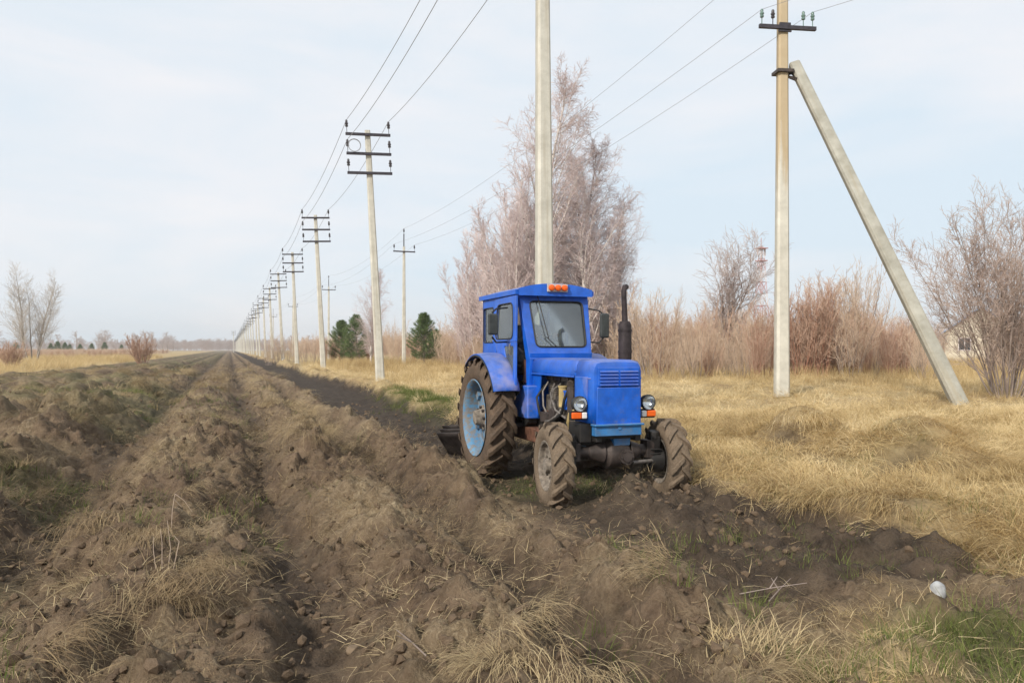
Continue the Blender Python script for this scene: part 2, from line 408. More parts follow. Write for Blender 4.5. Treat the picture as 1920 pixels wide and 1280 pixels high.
def mat_tyre(name, mud, amt):
    m = NT(name); f = m.noise(6, 6, .65); g = m.noise(45, 5, .7)
    c = m.ramp(g, [(.3, tuple(q * .6 for q in mud)), (.7, tuple(q * 1.2 for q in mud))])
    c = m.mix(m.math('MULTIPLY', m.ramp(f, [(.3, (1, 1, 1)), (.62, (0, 0, 0))]), 1 - amt), c, (.028, .026, .025))
    m.set(c, .9, 0, .2); m.bump(m.math('ADD', g, f), .7, .012); return m.mat
M['tyre'] = mat_tyre('muddy_tyre', (.14, .098, .068), .55)
M['tyre_front'] = mat_tyre('dusty_tyre', (.2, .15, .105), .7)
M['frim'] = simple('mud_caked_rim', (.2, .17, .14), .55, 22, .95, 0, .015)
M['dark'] = simple('oily_black_metal', (.025, .023, .022), .4, 10, .55, .2)
M['cast'] = simple('oily_cast_iron', (.06, .047, .042), .5, 9, .6, .2, .006)
M['engine'] = simple('grimy_engine_metal', (.14, .12, .1), .6, 14, .6, .3, .006)
M['pipe'] = simple('steel_pipe', (.2, .18, .165), .4, 20, .6, .4)
M['rust'] = simple('rusty_brown_metal', (.13, .06, .038), .5, 15, .8, .1, .004)
M['hose'] = simple('yellowed_hose', (.4, .3, .13), .3, 10, .6)
M['rubber'] = simple('black_rubber', (.02, .02, .02), .2, 10, .6)
M['exhaust'] = simple('sooty_exhaust', (.034, .026, .028), .5, 14, .7, .3, .003)
M['orange'] = simple('orange_lens', (.75, .12, .015), .15, 60, .2)
M['white_lens'] = simple('white_lens', (.75, .73, .7), .08, 60, .2)
M['lampbox'] = simple('weathered_grey_plate', (.45, .42, .4), .2, 20, .6)
M['chrome'] = simple('chrome_reflector', (.85, .85, .86), .05, 4, .12, 1)
M['seat'] = simple('dark_vinyl', (.04, .03, .03), .3, 8, .5)
M['steelblue'] = simple('plough_steel', (.035, .028, .026), .5, 10, .5, .5)
def mat_glass(name, tint, refl, rough=.03, dust=.22):
    m = NT(name); t = m.t; t.nodes.remove(m.b)
    tr = m.n('ShaderNodeBsdfTransparent'); tr.inputs['Color'].default_value = (*tint, 1)
    gl = m.n('ShaderNodeBsdfGlossy'); gl.inputs['Roughness'].default_value = rough; gl.inputs['Color'].default_value = (.9, .92, .95, 1)
    df = m.n('ShaderNodeBsdfDiffuse'); df.inputs['Color'].default_value = (.56, .62, .63, 1)
    lw = m.n('ShaderNodeLayerWeight'); lw.inputs['Blend'].default_value = refl
    m1 = m.n('ShaderNodeMixShader'); m.l(lw.outputs['Fresnel'], m1.inputs[0]); m.l(tr.outputs[0], m1.inputs[1]); m.l(gl.outputs[0], m1.inputs[2])
    m2 = m.n('ShaderNodeMixShader'); m.l(m.math('MULTIPLY', m.noise(2.2, 3, .5), dust), m2.inputs[0]); m.l(m1.outputs[0], m2.inputs[1]); m.l(df.outputs[0], m2.inputs[2])
    m.l(m2.outputs[0], m.out.inputs['Surface']); return m.mat
M['glass'] = mat_glass('dusty_windscreen', (.86, .9, .9), .52, .03, .13)
M['glass_side'] = mat_glass('dusty_side_glass', (.86, .9, .89), .36, .03, .16)
M['jacket'] = simple('grey_work_jacket', (.16, .17, .18), .2, 10, .9)
M['skin'] = simple('skin', (.5, .28, .2), .08, 12, .5)
M['hair'] = simple('dark_hair', (.03, .022, .018), .2, 20, .7)
M['stone'] = simple('pale_stone', (.38, .385, .39), .3, 18, .8, 0, .006)
M['tanstone'] = simple('tan_stone', (.2, .145, .095), .25, 18, .9, 0, .008)
M['mirror_back'] = simple('grey_green_mirror_shell', (.035, .04, .04), .3, 15, .5)
M['lens'] = mat_glass('headlamp_lens', (.9, .92, .92), .25)
M['glass_low'] = mat_glass('dirty_lower_glass', (.45, .48, .42), .3)
# ------------------------------------------------------------------ ground
def geo(start, end, step0, k):
    out = []; p = start; s = step0; sg = 1 if end > start else -1
    while (end - p) * sg > 0:
        s *= k; p += s * sg; out.append(p)
    return out
def axis(dense0, dense1, step, lo, hi, k):
    core = list(np.arange(dense0, dense1 + 1e-6, step))
    return np.array(sorted(geo(core[0], lo, step, k) + core + geo(core[-1], hi, step, k)))
def build_ground():
    xs = axis(-3.0, 8.6, .032, -1700, 1700, 1.028)
    ys = axis(2.6, 11.0, .032, -60, 1700, 1.022)
    X, Y = np.meshgrid(xs, ys)
    jx = np.gradient(xs)[None, :] * .3; jy = np.gradient(ys)[:, None] * .3
    rng = np.random.default_rng(3)
    X = X + (rng.random(X.shape) - .5) * jx; Y = Y + (rng.random(X.shape) - .5) * jy
    Z = terrain(X, Y)
    er = field_edge_right(Y); d = np.hypot(X, Y)
    edge_n = .25 * fbm(X * 1.2, Y * 1.2, 71, 3)
    lm = sstep(-12.6, -11.4, X + .8 * vnoise(Y * .15, Y * 0, 9) + edge_n)
    soil = lm * (1 - sstep(er - .1, er + .15, X + .5 * edge_n)) * (1 - sstep(700, 1100, Y))
    soil = soil * (1 - .75 * sstep(3.9, 3.0, Y) * sstep(2.2, 2.9, X) * sstep(-.1, .15, fbm(X * .9, Y * .9, 72, 3) + .1))
    soil = np.maximum(soil, .85 * hollow_shade(X, Y) * (X > 3))  # mound shade painted in as bare dark soil
    wob = X + .35 * vnoise(Y * .22, X * 0 + .5, 11) + .16 * vnoise(Y * .9, X * .3, 12)
    fresh = soil * sstep(2.5, 2.85, wob) * sstep(9.6, 11, Y)  # turned furrow soil, with the bank's shade put into the same tone
    fresh = np.maximum(fresh, soil * .75 * sstep(2.8, 3.1, X) * (1 - sstep(9.6, 11, Y)) * sstep(3.6, 4.6, Y))  # before the tractor: dark soil with its shadow painted in
    fresh = np.maximum(fresh, .62 * soil * np.clip(bump(wob, .38, .24) + bump(wob, -1.72, .36) + .8 * bump(wob, 1.8, .2) + .7 * bump(wob, -4.1, .3), 0, 1) * (.6 + .8 * np.clip(.5 + vnoise(X * .8, Y * .5, 88), 0, 1)))  # troughs between the ridges tinted darker
    g = sstep(.08, .36, fbm(X * .55, Y * .4, 81, 4))
    green = g * (.55 * soil * sstep(-1.0, -3.0, X) + (1 - soil) * (.3 * sstep(22, 8, d) + .7 * sstep(6.5, 4, Y) * sstep(2.5, 4, X)))
    green = np.maximum(green, .85 * sstep(4.1, 3.2, Y) * sstep(2.9, 3.8, X) * sstep(-.12, .15, fbm(X * 1.1, Y * 1.1, 84, 3)))
    green = np.maximum(green, .5 * soil * sstep(-.9, -2.4, X) * sstep(-.05, .25, fbm(X * .5, Y * .3, 85, 4)))
    green = np.maximum(green, .95 * bump(X, 5.15, .5) * bump(Y, 20.5, 4.5))
    green = np.maximum(green, .7 * bump(X, 3.9, .9) * bump(Y, 8.6, .9))
    rid, hol = ridge_profile(wob); strawc = soil * (1 - hol) * (.25 + .75 * rid) * sstep(-.05, .25, fbm(X * 1.0, Y * .8, 240, 3) + .06) * (1 - np.clip(fresh * 1.5, 0, 1))
    fresh = np.maximum(fresh, .8 * hollow_shade(X, Y) * (X > 3)); ny, nx = X.shape  # painted mound shade darkens these patches further
    co = np.stack([X, Y, Z], -1).reshape(-1, 3).astype(np.float32)
    idx = np.arange(nx * ny).reshape(ny, nx)
    quads = np.stack([idx[:-1, :-1], idx[:-1, 1:], idx[1:, 1:], idx[1:, :-1]], -1).reshape(-1, 4)
    cx = X[:-1, :-1]; cy = Y[:-1, :-1]
    infield = ((cx > -12) & (cx < er[:-1, :-1]) & (cy < 900)).reshape(-1)
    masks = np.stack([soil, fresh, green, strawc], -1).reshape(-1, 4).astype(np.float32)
    def part(name, sel):
        q = quads[sel]; used = np.unique(q); remap = np.zeros(len(co), np.int64); remap[used] = np.arange(len(used))
        me = bpy.data.meshes.new(name); n = len(q)
        me.vertices.add(len(used)); me.vertices.foreach_set('co', co[used].ravel())
        me.loops.add(4 * n); me.loops.foreach_set('vertex_index', remap[q].ravel().astype(np.int32))
        me.polygons.add(n); me.polygons.foreach_set('loop_start', np.arange(0, 4 * n, 4, dtype=np.int32))
        a = me.color_attributes.new('masks', 'FLOAT_COLOR', 'POINT'); a.data.foreach_set('color', masks[used].ravel())
        me.update(calc_edges=True); me.shade_smooth(); me.materials.append(M['ground'])
        o = bpy.data.objects.new(name, me); COL.objects.link(o); return o
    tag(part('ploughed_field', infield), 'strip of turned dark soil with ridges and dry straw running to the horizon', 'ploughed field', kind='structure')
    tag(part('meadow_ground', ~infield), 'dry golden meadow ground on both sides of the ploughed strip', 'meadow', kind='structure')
build_ground()

def haze_box():
    mb = MB(); mb.box((0, 820, 23), (3600, 1900, 50)); m = NT('air_haze'); m.t.nodes.remove(m.b)
    v = m.n('ShaderNodeVolumePrincipled'); v.inputs['Density'].default_value = HAZE; v.inputs['Color'].default_value = (.95, .975, 1.0, 1); v.inputs['Anisotropy'].default_value = .2
    m.l(v.outputs[0], m.out.inputs['Volume']); o = obj('haze', mb, m.mat, smooth=False)
    tag(o, 'thin pale haze that fades the far trees', 'haze', kind='stuff')
HAZE = .0004
haze_box()
# ------------------------------------------------------------------ power poles and wires
def pole_shaft(h, wb, wt, bury=.4):
    """tapered trapezoid concrete shaft, corners chamfered"""
    mb = MB(); rings = []
    for k in range(7):
        z = -bury + (h + bury) * k / 6; w = wb + (wt - wb) * k / 6; a = w * .5; c = w * .16; q = a * .82
        rings.append([(-a + c, -a, z), (a - c, -a, z), (a, -a + c, z), (q, a - c, z), (q - c, a, z), (-q + c, a, z), (-q, a - c, z), (-a, -a + c, z)])
    vs = [p for r in rings for p in r]; fs = []
    for k in range(6):
        for i in range(8): fs.append((k * 8 + i, k * 8 + (i + 1) % 8, k * 8 + 8 + (i + 1) % 8, k * 8 + 8 + i))
    fs += [tuple(range(8))[::-1], tuple(range(48, 56))]
    mb.add(vs, fs); return mb
def insulator(c, k=1.0):
    mb = MB(); x, y, z = c
    mb.cyl((x, y, z), (x, y, z + .3 * k), .014, n=6)
    mb.lathe([(.0, .24 * k), (.06 * k, .25 * k), (.07 * k, .3 * k), (.045 * k, .33 * k), (.075 * k, .37 * k), (.075 * k, .4 * k), (.05 * k, .43 * k), (.055 * k, .5 * k), (.03 * k, .54 * k), (0, .55 * k)], (x, y, z), 'Z', 10)
    return mb
ROW_X, ROW_Y0, ROW_S, ROW_H = 6.12, 14.9, 18.2, 10.85
lean_rng = random.Random(4)
def make_row_pole(h, y, label, lean):
    x = ROW_X; root = empty('power_pole', (x, y, gz(x, y)), (lean[1], lean[0], lean[2]))
    tag(root, label, 'power pole', 'concrete poles of the row along the ploughed strip')
    obj('shaft', pole_shaft(h, .40, .23), M['concrete'], root)
    for k, za in enumerate((h - .22, h - 1.05, h - 1.88)):
        mb = MB(); mb.box((0, -.19, za), (1.92, .09, .11)); mb.box((0, -.15, za), (.34, .1, .07))
        a = obj('crossarm', mb, M['arm'], root, smooth=False)
        for sx in (-1, 1): obj('insulator', insulator((sx * .9, -.19, za + .05)), M['insul'], a)
    return root
labels = {0: 'thick pale concrete pole rising behind the tractor cab with its top out of frame',
          1: 'nearest full concrete pole with three dark crossarms and a wire coil on its middle arm',
          2: 'second visible pole of the row with three crossarms, just left of the pine clump',
          3: 'third visible pole of the row with three crossarms, next in front of the thicket',
          4: 'fourth visible pole of the row, its arms just overlapping the next pole'}
row = []
first = None
ROW_YS = [14.7, 33.2, 55.5, 76, 99] + [99 + 23.5 * k for k in range(1, 38)]
for i, y in enumerate(ROW_YS):
    lean = (R(-.3), 0, 0) if i == 0 else (R(-2.7 + lean_rng.uniform(-.5, .5)), R(lean_rng.uniform(-.4, .4)), R(lean_rng.uniform(-1.5, 1.5)))
    lab = labels.get(i, 'pale concrete pole far down the row where the poles merge into one another')
    if i < 1 or first is None:
        p = make_row_pole(ROW_H + (.6 if i == 0 else 0), y, lab, lean)
        if i == 1: first = p
    else:
        p = copy_tree(first); p.location = (ROW_X + lean_rng.uniform(-.12, .12), y, gz(ROW_X, y) + lean_rng.uniform(-.15, .1)); p.rotation_euler = (lean[1], lean[0], lean[2]); p['label'] = lab
    if i == 0: p.location.z -= 0
    row.append(p)
# coil of spare wire on the middle arm of the second pole
mb = MB()
for r_ in (.27, .255): mb.tube([(-.62 + r_ * math.cos(w), -.26 - .02 * (r_ > .26), ROW_H - .72 + r_ * math.sin(w)) for w in [k * 2 * math.pi / 24 for k in range(25)]], .012, 5)
obj('wire_coil', mb, M['wire'], row[1])

def catenary(a, b, sag, n=14):
    a, b = Vector(a), Vector(b)
    return [a.lerp(b, k / n) - Vector((0, 0, 4 * sag * (k / n) * (1 - k / n))) for k in range(n + 1)]
def on_pole(p, loc):
    M_ = Matrix.LocRotScale(p.location, p.rotation_euler, None); return M_ @ Vector(loc)
def row_wire(sx, arm, label):
    mb = MB(); h0 = ROW_H
    pts = [on_pole(p, (sx * .9, -.19, (ROW_H + (.6 if i == 0 else 0)) - .22 - .83 * arm + .58)) for i, p in enumerate(row)]
    pre = pts[0] + Vector((0.2, -18, .1)); allp = catenary(pre, pts[0], .45)
    for i in range(len(pts) - 1): allp += catenary(pts[i], pts[i + 1], .42, 14 if i < 6 else 5)[1:]
    mb.tube(allp, [.010 + .00003 * max(0, p.y) for p in allp], 5)
    tag(obj('power_wire', mb, M['wire']), label, 'wire', 'wires along the pole row')
row_wire(-1, 0, 'wire carried by the top left insulators of the pole row')
row_wire(1, 0, 'wire carried by the top right insulators of the pole row')
row_wire(-1, 1, 'wire carried by the middle left insulators of the pole row')

# second line with the strut pole
px, py = 15.45, 18.75; pz = gz(px, py); PH = 13.2
strut = empty('strut_pole', (px, py, pz), (0, R(.45), 0))
tag(strut, 'tall concrete pole with one crossarm propped by a slanting concrete strut', 'power pole')
sh = obj('shaft', pole_shaft(PH, .42, .27), M['concrete_rust'], strut, rot=(0, 0, R(-14)))
AZ = 11.0
yaw2 = R(-14)
def armpt(s, z, off=-.2): return (s * math.cos(yaw2) - off * math.sin(yaw2), s * math.sin(yaw2) + off * math.cos(yaw2), z)
mb = MB(); mb.box(armpt(.08, AZ), (1.76, .1, .11), (0, 0, yaw2)); mb.box(armpt(0, AZ + .09, -.2), (.34, .06, .1), (0, 0, yaw2)); mb.box(armpt(0, AZ - .1, -.19), (.4, .05, .05), (0, 0, yaw2))
arm2 = obj('crossarm', mb, M['arm'], strut, smooth=False)
ins = (-.72, -.38, .57, .86)
for s in ins: obj('insulator', insulator(armpt(s, AZ + .05), .85), M['insul_green'] if s != -.38 else M['insul'], arm2)
ins_top = obj('insulator', insulator((0, 0, PH - .05)), M['insul_green'], strut)
wz = gz(17.0, 13.9); STRUT_ROLL = 40
sb = Vector((17.05 - px, 13.9 - py, wz - pz - .3)); stp = Vector((.42, -.18, 9.78))
sh2 = pole_shaft((stp - sb).length + .25, .36, .32, 0)
q = (stp - sb).to_track_quat('Z', 'Y') @ Euler((0, 0, R(STRUT_ROLL))).to_quaternion()
so = obj('strut', sh2, M['concrete_dark'], strut); so.location = sb; so.rotation_mode = 'QUATERNION'; so.rotation_quaternion = q
mb = MB(); mb.box((.02, -.02, 9.72), (.5, .46, .09), (0, 0, yaw2)); mb.box((.26, -.08, 9.72), (.4, .1, .08), (0, 0, yaw2)); mb.box((.36, -.16, 9.52), (.42, .42, .06), (R(24), R(12), 0))
obj('clamp', mb, M['cast'], strut, smooth=False)

def make_tee():
    root = empty('tee_pole', (0, 0, 0))
    obj('shaft', pole_shaft(10.2, .36, .2), M['concrete'], root)
    mb = MB(); mb.box((0, -.16, 9.75), (1.9, .1, .1)); mb.cyl((0, 0, 10.1), (0, 0, 11.3), .05, n=6)
    a = obj('crossarm', mb, M['arm'], root, smooth=False)
    for s in (-.88, .88): obj('insulator', insulator((s, -.16, 9.8)), M['insul'], a)
    obj('insulator', insulator((0, 0, 11.2)), M['insul'], a)
    return root
tee0 = make_tee(); tees = []
TEE_L = ['single-arm concrete pole with top spike standing left of the round pine bush', 'single-arm pole just right of the third pole of the long row',
         'small far single-arm pole peeking out beside the long pole row', 'tiny far single-arm pole deep behind the pole row']
for i, (u, t, s) in enumerate(((757, 66, 1.0), (616, 108, 1.0), (549, 152, 1.0), (512, 196, 1.0))):
    x, y = at(u, t); p = tee0 if i == 0 else copy_tree(tee0)
    p.location = (x, y, gz(x, y)); tag(p, TEE_L[i], 'power pole', 'single-arm poles of the second line'); tees.append(p)
x, y = at(438, 390); p = copy_tree(first); p.location = (x, y, gz(x, y)); p.rotation_euler = (0, 0, 0)
tag(p, 'lone far pole standing left of where the row vanishes', 'power pole')
def line2(src, dst_local, right, label):
    a = on_pole(strut, src); mb = MB(); pts = catenary(right, a, .5)
    prev = a
    for p in tees:
        b = on_pole(p, dst_local); pts += catenary(prev, b, .9)[1:]; prev = b
    mb.tube(pts, [.0065 + .00002 * max(0, p.y) for p in pts], 5)
    tag(obj('power_wire', mb, M['wire']), label, 'wire', 'wires of the second line')
line2(armpt(-.72, AZ + .5), (-.88, -.16, 10.35), (27.2, -18.6, 11.6), 'wire on the left glass insulator of the strut pole')
line2(armpt(.86, AZ + .5), (.88, -.16, 10.35), (29.0, -18.2, 11.6), 'wire on the right glass insulator of the strut pole')
line2((0, 0, PH + .5), (0, 0, 11.75), (28, -18, 13.6), 'topmost wire over the strut pole crossarm')

# ------------------------------------------------------------------ far mast and house
M['mast_red'] = simple('mast_red_paint', (.4, .2, .2), .15, 3, .6)
M['mast_white'] = simple('mast_white_paint', (.55, .5, .5), .1, 3, .6)
def far_mast():
    x, y = at(1428, 260); root = empty('radio_mast', (x, y, gz(x, y))); H = 36
    tag(root, 'far red and white lattice mast rising above the thicket', 'radio mast')
    def half(z): return 1.7 * (1 - z / H) + .55
    for k in range(9):
        z0, z1 = H * k / 9, H * (k + 1) / 9; a, b = half(z0), half(z1); mb = MB()
        c0 = [(-a, -a, z0), (a, -a, z0), (a, a, z0), (-a, a, z0)]; c1 = [(-b, -b, z1), (b, -b, z1), (b, b, z1), (-b, b, z1)]
        for i in range(4):
            mb.cyl(c0[i], c1[i], .13, n=4); mb.cyl(c0[i], c1[(i + 1) % 4], .08, n=4); mb.cyl(c0[(i + 1) % 4], c1[i], .08, n=4); mb.cyl(c1[i], c1[(i + 1) % 4], .09, n=4)
        obj('lattice_section', mb, M['mast_red'] if k % 2 else M['mast_white'], root, smooth=False)
    mb = MB(); mb.box((0, 0, H - .6), (3.2, 3.2, .3)); mb.box((0, 0, H - 4.8), (3.0, 3.0, .3))
    obj('platform', mb, M['mast_red'], root, smooth=False)
    for s in (-1.5, 1.5):
        mb = MB(); mb.box((s, 0, H - 1.9), (.4, .5, 2.2)); obj('antenna', mb, M['mast_white'], root, smooth=False)
    mb = MB(); mb.cyl((0, 0, H - .4), (0, 0, H + 3), .1, n=5); obj('spike', mb, M['mast_red'], root)
far_mast()
M['housewall'] = simple('pale_plaster', (.55, .5, .4), .1, 2, .9)
M['houseroof'] = simple('blue_metal_roof', (.2, .32, .5), .1, 3, .4)
M['pane'] = simple('dark_window_pane', (.05, .06, .07), .1, 3, .1)
def house():
    x, y = at(1838, 78); root = empty('house', (x, y, gz(x, y)), (0, 0, -YAW - R(30)))
    tag(root, 'pale house with a blue metal roof half hidden behind the big bare shrub', 'house')
    mb = MB(); mb.box((0, 0, 1.35), (6.2, 7.5, 3.1)); w = obj('wall', mb, M['housewall'], root, smooth=False)
    mb = MB()
    mb.plate([(-3.1, -3.74, 2.9), (3.1, -3.74, 2.9), (0, -3.74, 5.2)], .1, (0, 1, 0)); mb.plate([(-3.1, 3.64, 2.9), (3.1, 3.64, 2.9), (0, 3.64, 5.2)], .1, (0, 1, 0))
    obj('gable', mb, M['housewall'], root, smooth=False)
    for sx in (-1, 1):
        mb = MB()
        mb.plate([(sx * 3.5, -4.1, 2.62), (sx * 3.5, 4.1, 2.62), (0, 4.1, 5.25), (0, -4.1, 5.25)], .06, (sx * .6, 0, .8))
        for k in range(20):
            yy = -4.0 + k * .42; mb.cyl((sx * 3.52, yy, 2.7), (sx * .02, yy, 5.33), .03, n=4)
        obj('roof', mb, M['houseroof'], root, smooth=False)
    for wx in (-1.4, 1.4):
        mb = MB(); mb.box((wx, -3.76, 1.7), (1.1, .06, 1.3)); f = obj('window', mb, M['mast_white'], root, smooth=False)
        for q in (-.26, .26):
            mb = MB(); mb.box((wx + q, -3.795, 1.7), (.42, .012, 1.1)); obj('pane', mb, M['pane'], f, smooth=False)
    for wy in (-2, 1.5):
        mb = MB(); mb.box((-3.11, wy, 1.7), (.06, 1.1, 1.3)); f = obj('window', mb, M['mast_white'], root, smooth=False)
        for q in (-.26, .26):
            mb = MB(); mb.box((-3.145, wy + q, 1.7), (.012, .42, 1.1)); obj('pane', mb, M['pane'], f, smooth=False)
house()
# ------------------------------------------------------------------ trees and shrubs
def seg_mesh(name, segs, sides=3):
    a = np.array([s[0] for s in segs], float); b = np.array([s[1] for s in segs], float)
    ra = np.array([s[2] for s in segs])[:, None]; rb = np.array([s[3] for s in segs])[:, None]
    d = b - a; d /= np.maximum(np.linalg.norm(d, axis=1, keepdims=True), 1e-9)
    up = np.where(np.abs(d[:, 2:3]) < .9, np.array([[0, 0, 1.]]), np.array([[1., 0, 0]]))
    e1 = np.cross(d, up); e1 /= np.linalg.norm(e1, axis=1, keepdims=True); e2 = np.cross(d, e1)
    n = len(segs); vs = np.zeros((n, 2, sides, 3))
    for k in range(sides):
        w = 2 * math.pi * k / sides; q = e1 * math.cos(w) + e2 * math.sin(w)
        vs[:, 0, k] = a + q * ra; vs[:, 1, k] = b + q * rb
    base = np.arange(n)[:, None] * 2 * sides
    f = np.stack([np.concatenate([base + k, base + (k + 1) % sides, base + sides + (k + 1) % sides, base + sides + k], 1) for k in range(sides)], 1).reshape(-1, 4)
    return quad_mesh(name, vs.reshape(-1, 3), f)
def quad_mesh(name, co, f, smooth=True):
    me = bpy.data.meshes.new(name); nf = len(f); k = f.shape[1]
    me.vertices.add(len(co)); me.vertices.foreach_set('co', np.asarray(co, np.float32).ravel())
    me.loops.add(nf * k); me.loops.foreach_set('vertex_index', f.ravel().astype(np.int32))
    me.polygons.add(nf); me.polygons.foreach_set('loop_start', np.arange(0, nf * k, k, dtype=np.int32))
    me.update(calc_edges=True)
    if smooth: me.shade_smooth()
    return me

def grow(out, p, d, L, r, lv, P, rng):
    n = P['n'][lv]; st = L / n; last = len(P['n']) - 1; r0 = r; kidacc = rng.random()
    for i in range(n):
        d = d + Vector((rng.gauss(0, 1), rng.gauss(0, 1), rng.gauss(0, 1))) * P['wig'][lv] + Vector((0, 0, P['trop'][lv])); d.normalize()
        q = p + d * st; r1 = max(r0 * (1 - (i + 1) / n * P['taper'][lv]), P['rmin'])
        out[0 if lv < P['split'] else 1].append((tuple(p), tuple(q), r, r1))
        fr = (i + 1) / n
        if lv < last and fr >= P['start'][lv]:
            kidacc += P['kids'][lv] / n / (1 - P['start'][lv] + 1e-6)
            while kidacc >= 1:
                kidacc -= 1
                ax = d.cross(Vector((rng.gauss(0, 1), rng.gauss(0, 1), rng.gauss(0, 1)))).normalized()
                cd = Matrix.Rotation(R(P['ang'][lv] + rng.gauss(0, 8)), 3, ax) @ d
                cl = P['len'][lv] * L * P['prof'][lv](fr) * rng.uniform(.7, 1.2)
                s = p.lerp(q, rng.random())
                grow(out, s, cd, cl, max(min(r1 * .7, r1 * P['rk'][lv]), P['rmin']), lv + 1, P, rng)
        p, r = q, r1
def make_tree_meshes(name, stems, P, seed, sides=3):
    rng = random.Random(seed); out = ([], [])
    for (p, d, L, r) in stems(rng): grow(out, Vector(p), Vector(d).normalized(), L, r, 0, P, rng)
    return seg_mesh(name + '_trunk', out[0], 5 if sides == 3 else sides), (seg_mesh(name + '_crown', out[1], sides) if out[1] else None)

def mat_bark(name, stops, scale=2.0):
    m = NT(name); m.set(m.ramp(m.noise(scale, 5, .65), stops), .9, 0, .15); return m.mat
def mat_birch():
    m = NT('birch_bark'); mp = m.n('ShaderNodeMapping'); mp.inputs['Scale'].default_value = (4, 4, 9); m.l(m.coord(), mp.inputs['Vector'])
    m.set(m.ramp(m.noise(1, 4, .6, mp.outputs['Vector']), [(.36, (.06, .05, .045)), (.42, (.55, .5, .46)), (.8, (.68, .64, .6))]), .85, 0, .2); return m.mat
M['birch'] = mat_birch()
M['birch_twig'] = mat_bark('birch_twigs', [(.3, (.52, .42, .41)), (.7, (.72, .62, .605))], .6)
M['greybark'] = mat_bark('grey_bark', [(.3, (.2, .16, .14)), (.7, (.34, .28, .25))])
M['greytwig'] = mat_bark('grey_twigs', [(.3, (.36, .29, .27)), (.7, (.54, .46, .43))], .6)
M['redbark'] = mat_bark('reddish_bark', [(.3, (.24, .115, .08)), (.7, (.38, .21, .15))])
M['redtwig'] = mat_bark('reddish_twigs', [(.3, (.43, .28, .205)), (.7, (.6, .43, .33))], .6)
M['tantwig'] = mat_bark('tan_twigs', [(.3, (.5, .37, .265)), (.7, (.68, .54, .42))], .6)
M['palebark'] = mat_bark('pale_bark', [(.3, (.25, .22, .19)), (.7, (.4, .36, .32))])
M['paletwig'] = mat_bark('pale_twigs', [(.3, (.46, .42, .38)), (.7, (.6, .56, .52))], .6)
M['budtwig'] = mat_bark('budding_twigs', [(.3, (.38, .285, .24)), (.7, (.56, .45, .395))], .6)
M['deadwood'] = mat_bark('bleached_dead_wood', [(.3, (.4, .3, .23)), (.7, (.55, .45, .36))])

def tree(name, meshes, mats, loc, rz, sc, label, cat, group=None):
    root = empty(name, loc, (0, 0, rz)); root.scale = (sc, sc, sc) if not isinstance(sc, tuple) else sc
    tag(root, label, cat, group)
    for nm, me, mt in zip(('stems' if 'shrub' in cat or 'clump' in cat or 'sapling' in cat or 'crooked' in name or 'twin' in name else 'trunk', 'crown'), meshes, mats):
        if me is None: continue
        if not me.materials: me.materials.append(mt)
        o = bpy.data.objects.new(nm, me); COL.objects.link(o); o.parent = root
        if len(me.polygons) > 40000 or nm == 'stems': o['kind'] = 'stuff'
    return root

one = lambda h, r, lean=0: (lambda rng: [((0, 0, -.2), (lean, 0, 1), h, r)])
birchP = dict(n=(14, 7, 5, 3), wig=(.035, .07, .12, .14), trop=(.03, .06, -.02, -.1), taper=(.85, .85, .8, .7), rmin=.008, split=2,
              start=(.1, .12, .1), kids=(52, 15, 7), ang=(33, 35, 36), len=(.29, .37, .5), rk=(.42, .5, .6),
              prof=(lambda f: (1.2 - .92 * f) * (.6 + .9 * min(1, f * 2.2)), lambda f: 1.1 - .6 * f, lambda f: 1))
birch_a = make_tree_meshes('birch', one(18.5, .24), birchP, 11)
birch_b = make_tree_meshes('birch', one(17.0, .22), birchP, 12)
def multi(n, h, spread, r, base=.4):
    def f(rng):
        out = []
        for i in range(n):
            a = rng.uniform(0, 6.283); s = spread * math.sqrt(rng.random()); hh = h * rng.uniform(.72, 1.05)
            out.append(((base * s * math.cos(a), base * s * math.sin(a), -.15), (s * math.cos(a), s * math.sin(a), 1), hh, r * rng.uniform(.7, 1.1)))
        return out
    return f
clumpP = dict(n=(9, 6, 4), wig=(.05, .08, .12), trop=(.05, .07, .02), taper=(.9, .85, .7), rmin=.0085, split=1,
              start=(.12, .15), kids=(33, 15), ang=(32, 34), len=(.24, .42), rk=(.42, .55), prof=(lambda f: 1.25 - .8 * f, lambda f: 1.1 - .5 * f))
grove_a = make_tree_meshes('birch_grove', multi(9, 11, .22, .085, 3), clumpP, 21)
grove_b = make_tree_meshes('birch_grove', multi(8, 9, .26, .075, 3), clumpP, 22)
shrubP = dict(n=(7, 5, 3), wig=(.06, .1, .14), trop=(.06, .08, .03), taper=(.85, .8, .6), rmin=.006, split=1,
              start=(.15, .2), kids=(11, 4.5), ang=(30, 32), len=(.32, .42), rk=(.5, .6), prof=(lambda f: 1.2 - .7 * f, lambda f: 1.0))
shrub_src = [make_tree_meshes('bare_shrub', multi(13, 4.0, .42, .024, 1.2), shrubP, 31 + k) for k in range(3)]
osier_src = [make_tree_meshes('red_shrub', multi(26, 3.8, .2, .018, 1.4), dict(shrubP, kids=(8, 4), ang=(30, 36)), 41 + k) for k in range(3)]
bigshrubP = dict(n=(9, 7, 4, 2), wig=(.055, .09, .12, .15), trop=(.035, .07, .05, .03), taper=(.85, .82, .7, .5), rmin=.005, split=2,
                 start=(.22, .15, .2), kids=(8, 9, 5), ang=(30, 34, 38), len=(.44, .42, .36), rk=(.6, .55, .6), prof=(lambda f: 1.2 - .7 * f, lambda f: 1.0, lambda f: 1.0))
big_shrub = make_tree_meshes('big_shrub', multi(24, 5.7, .5, .03, .8), bigshrubP, 51)
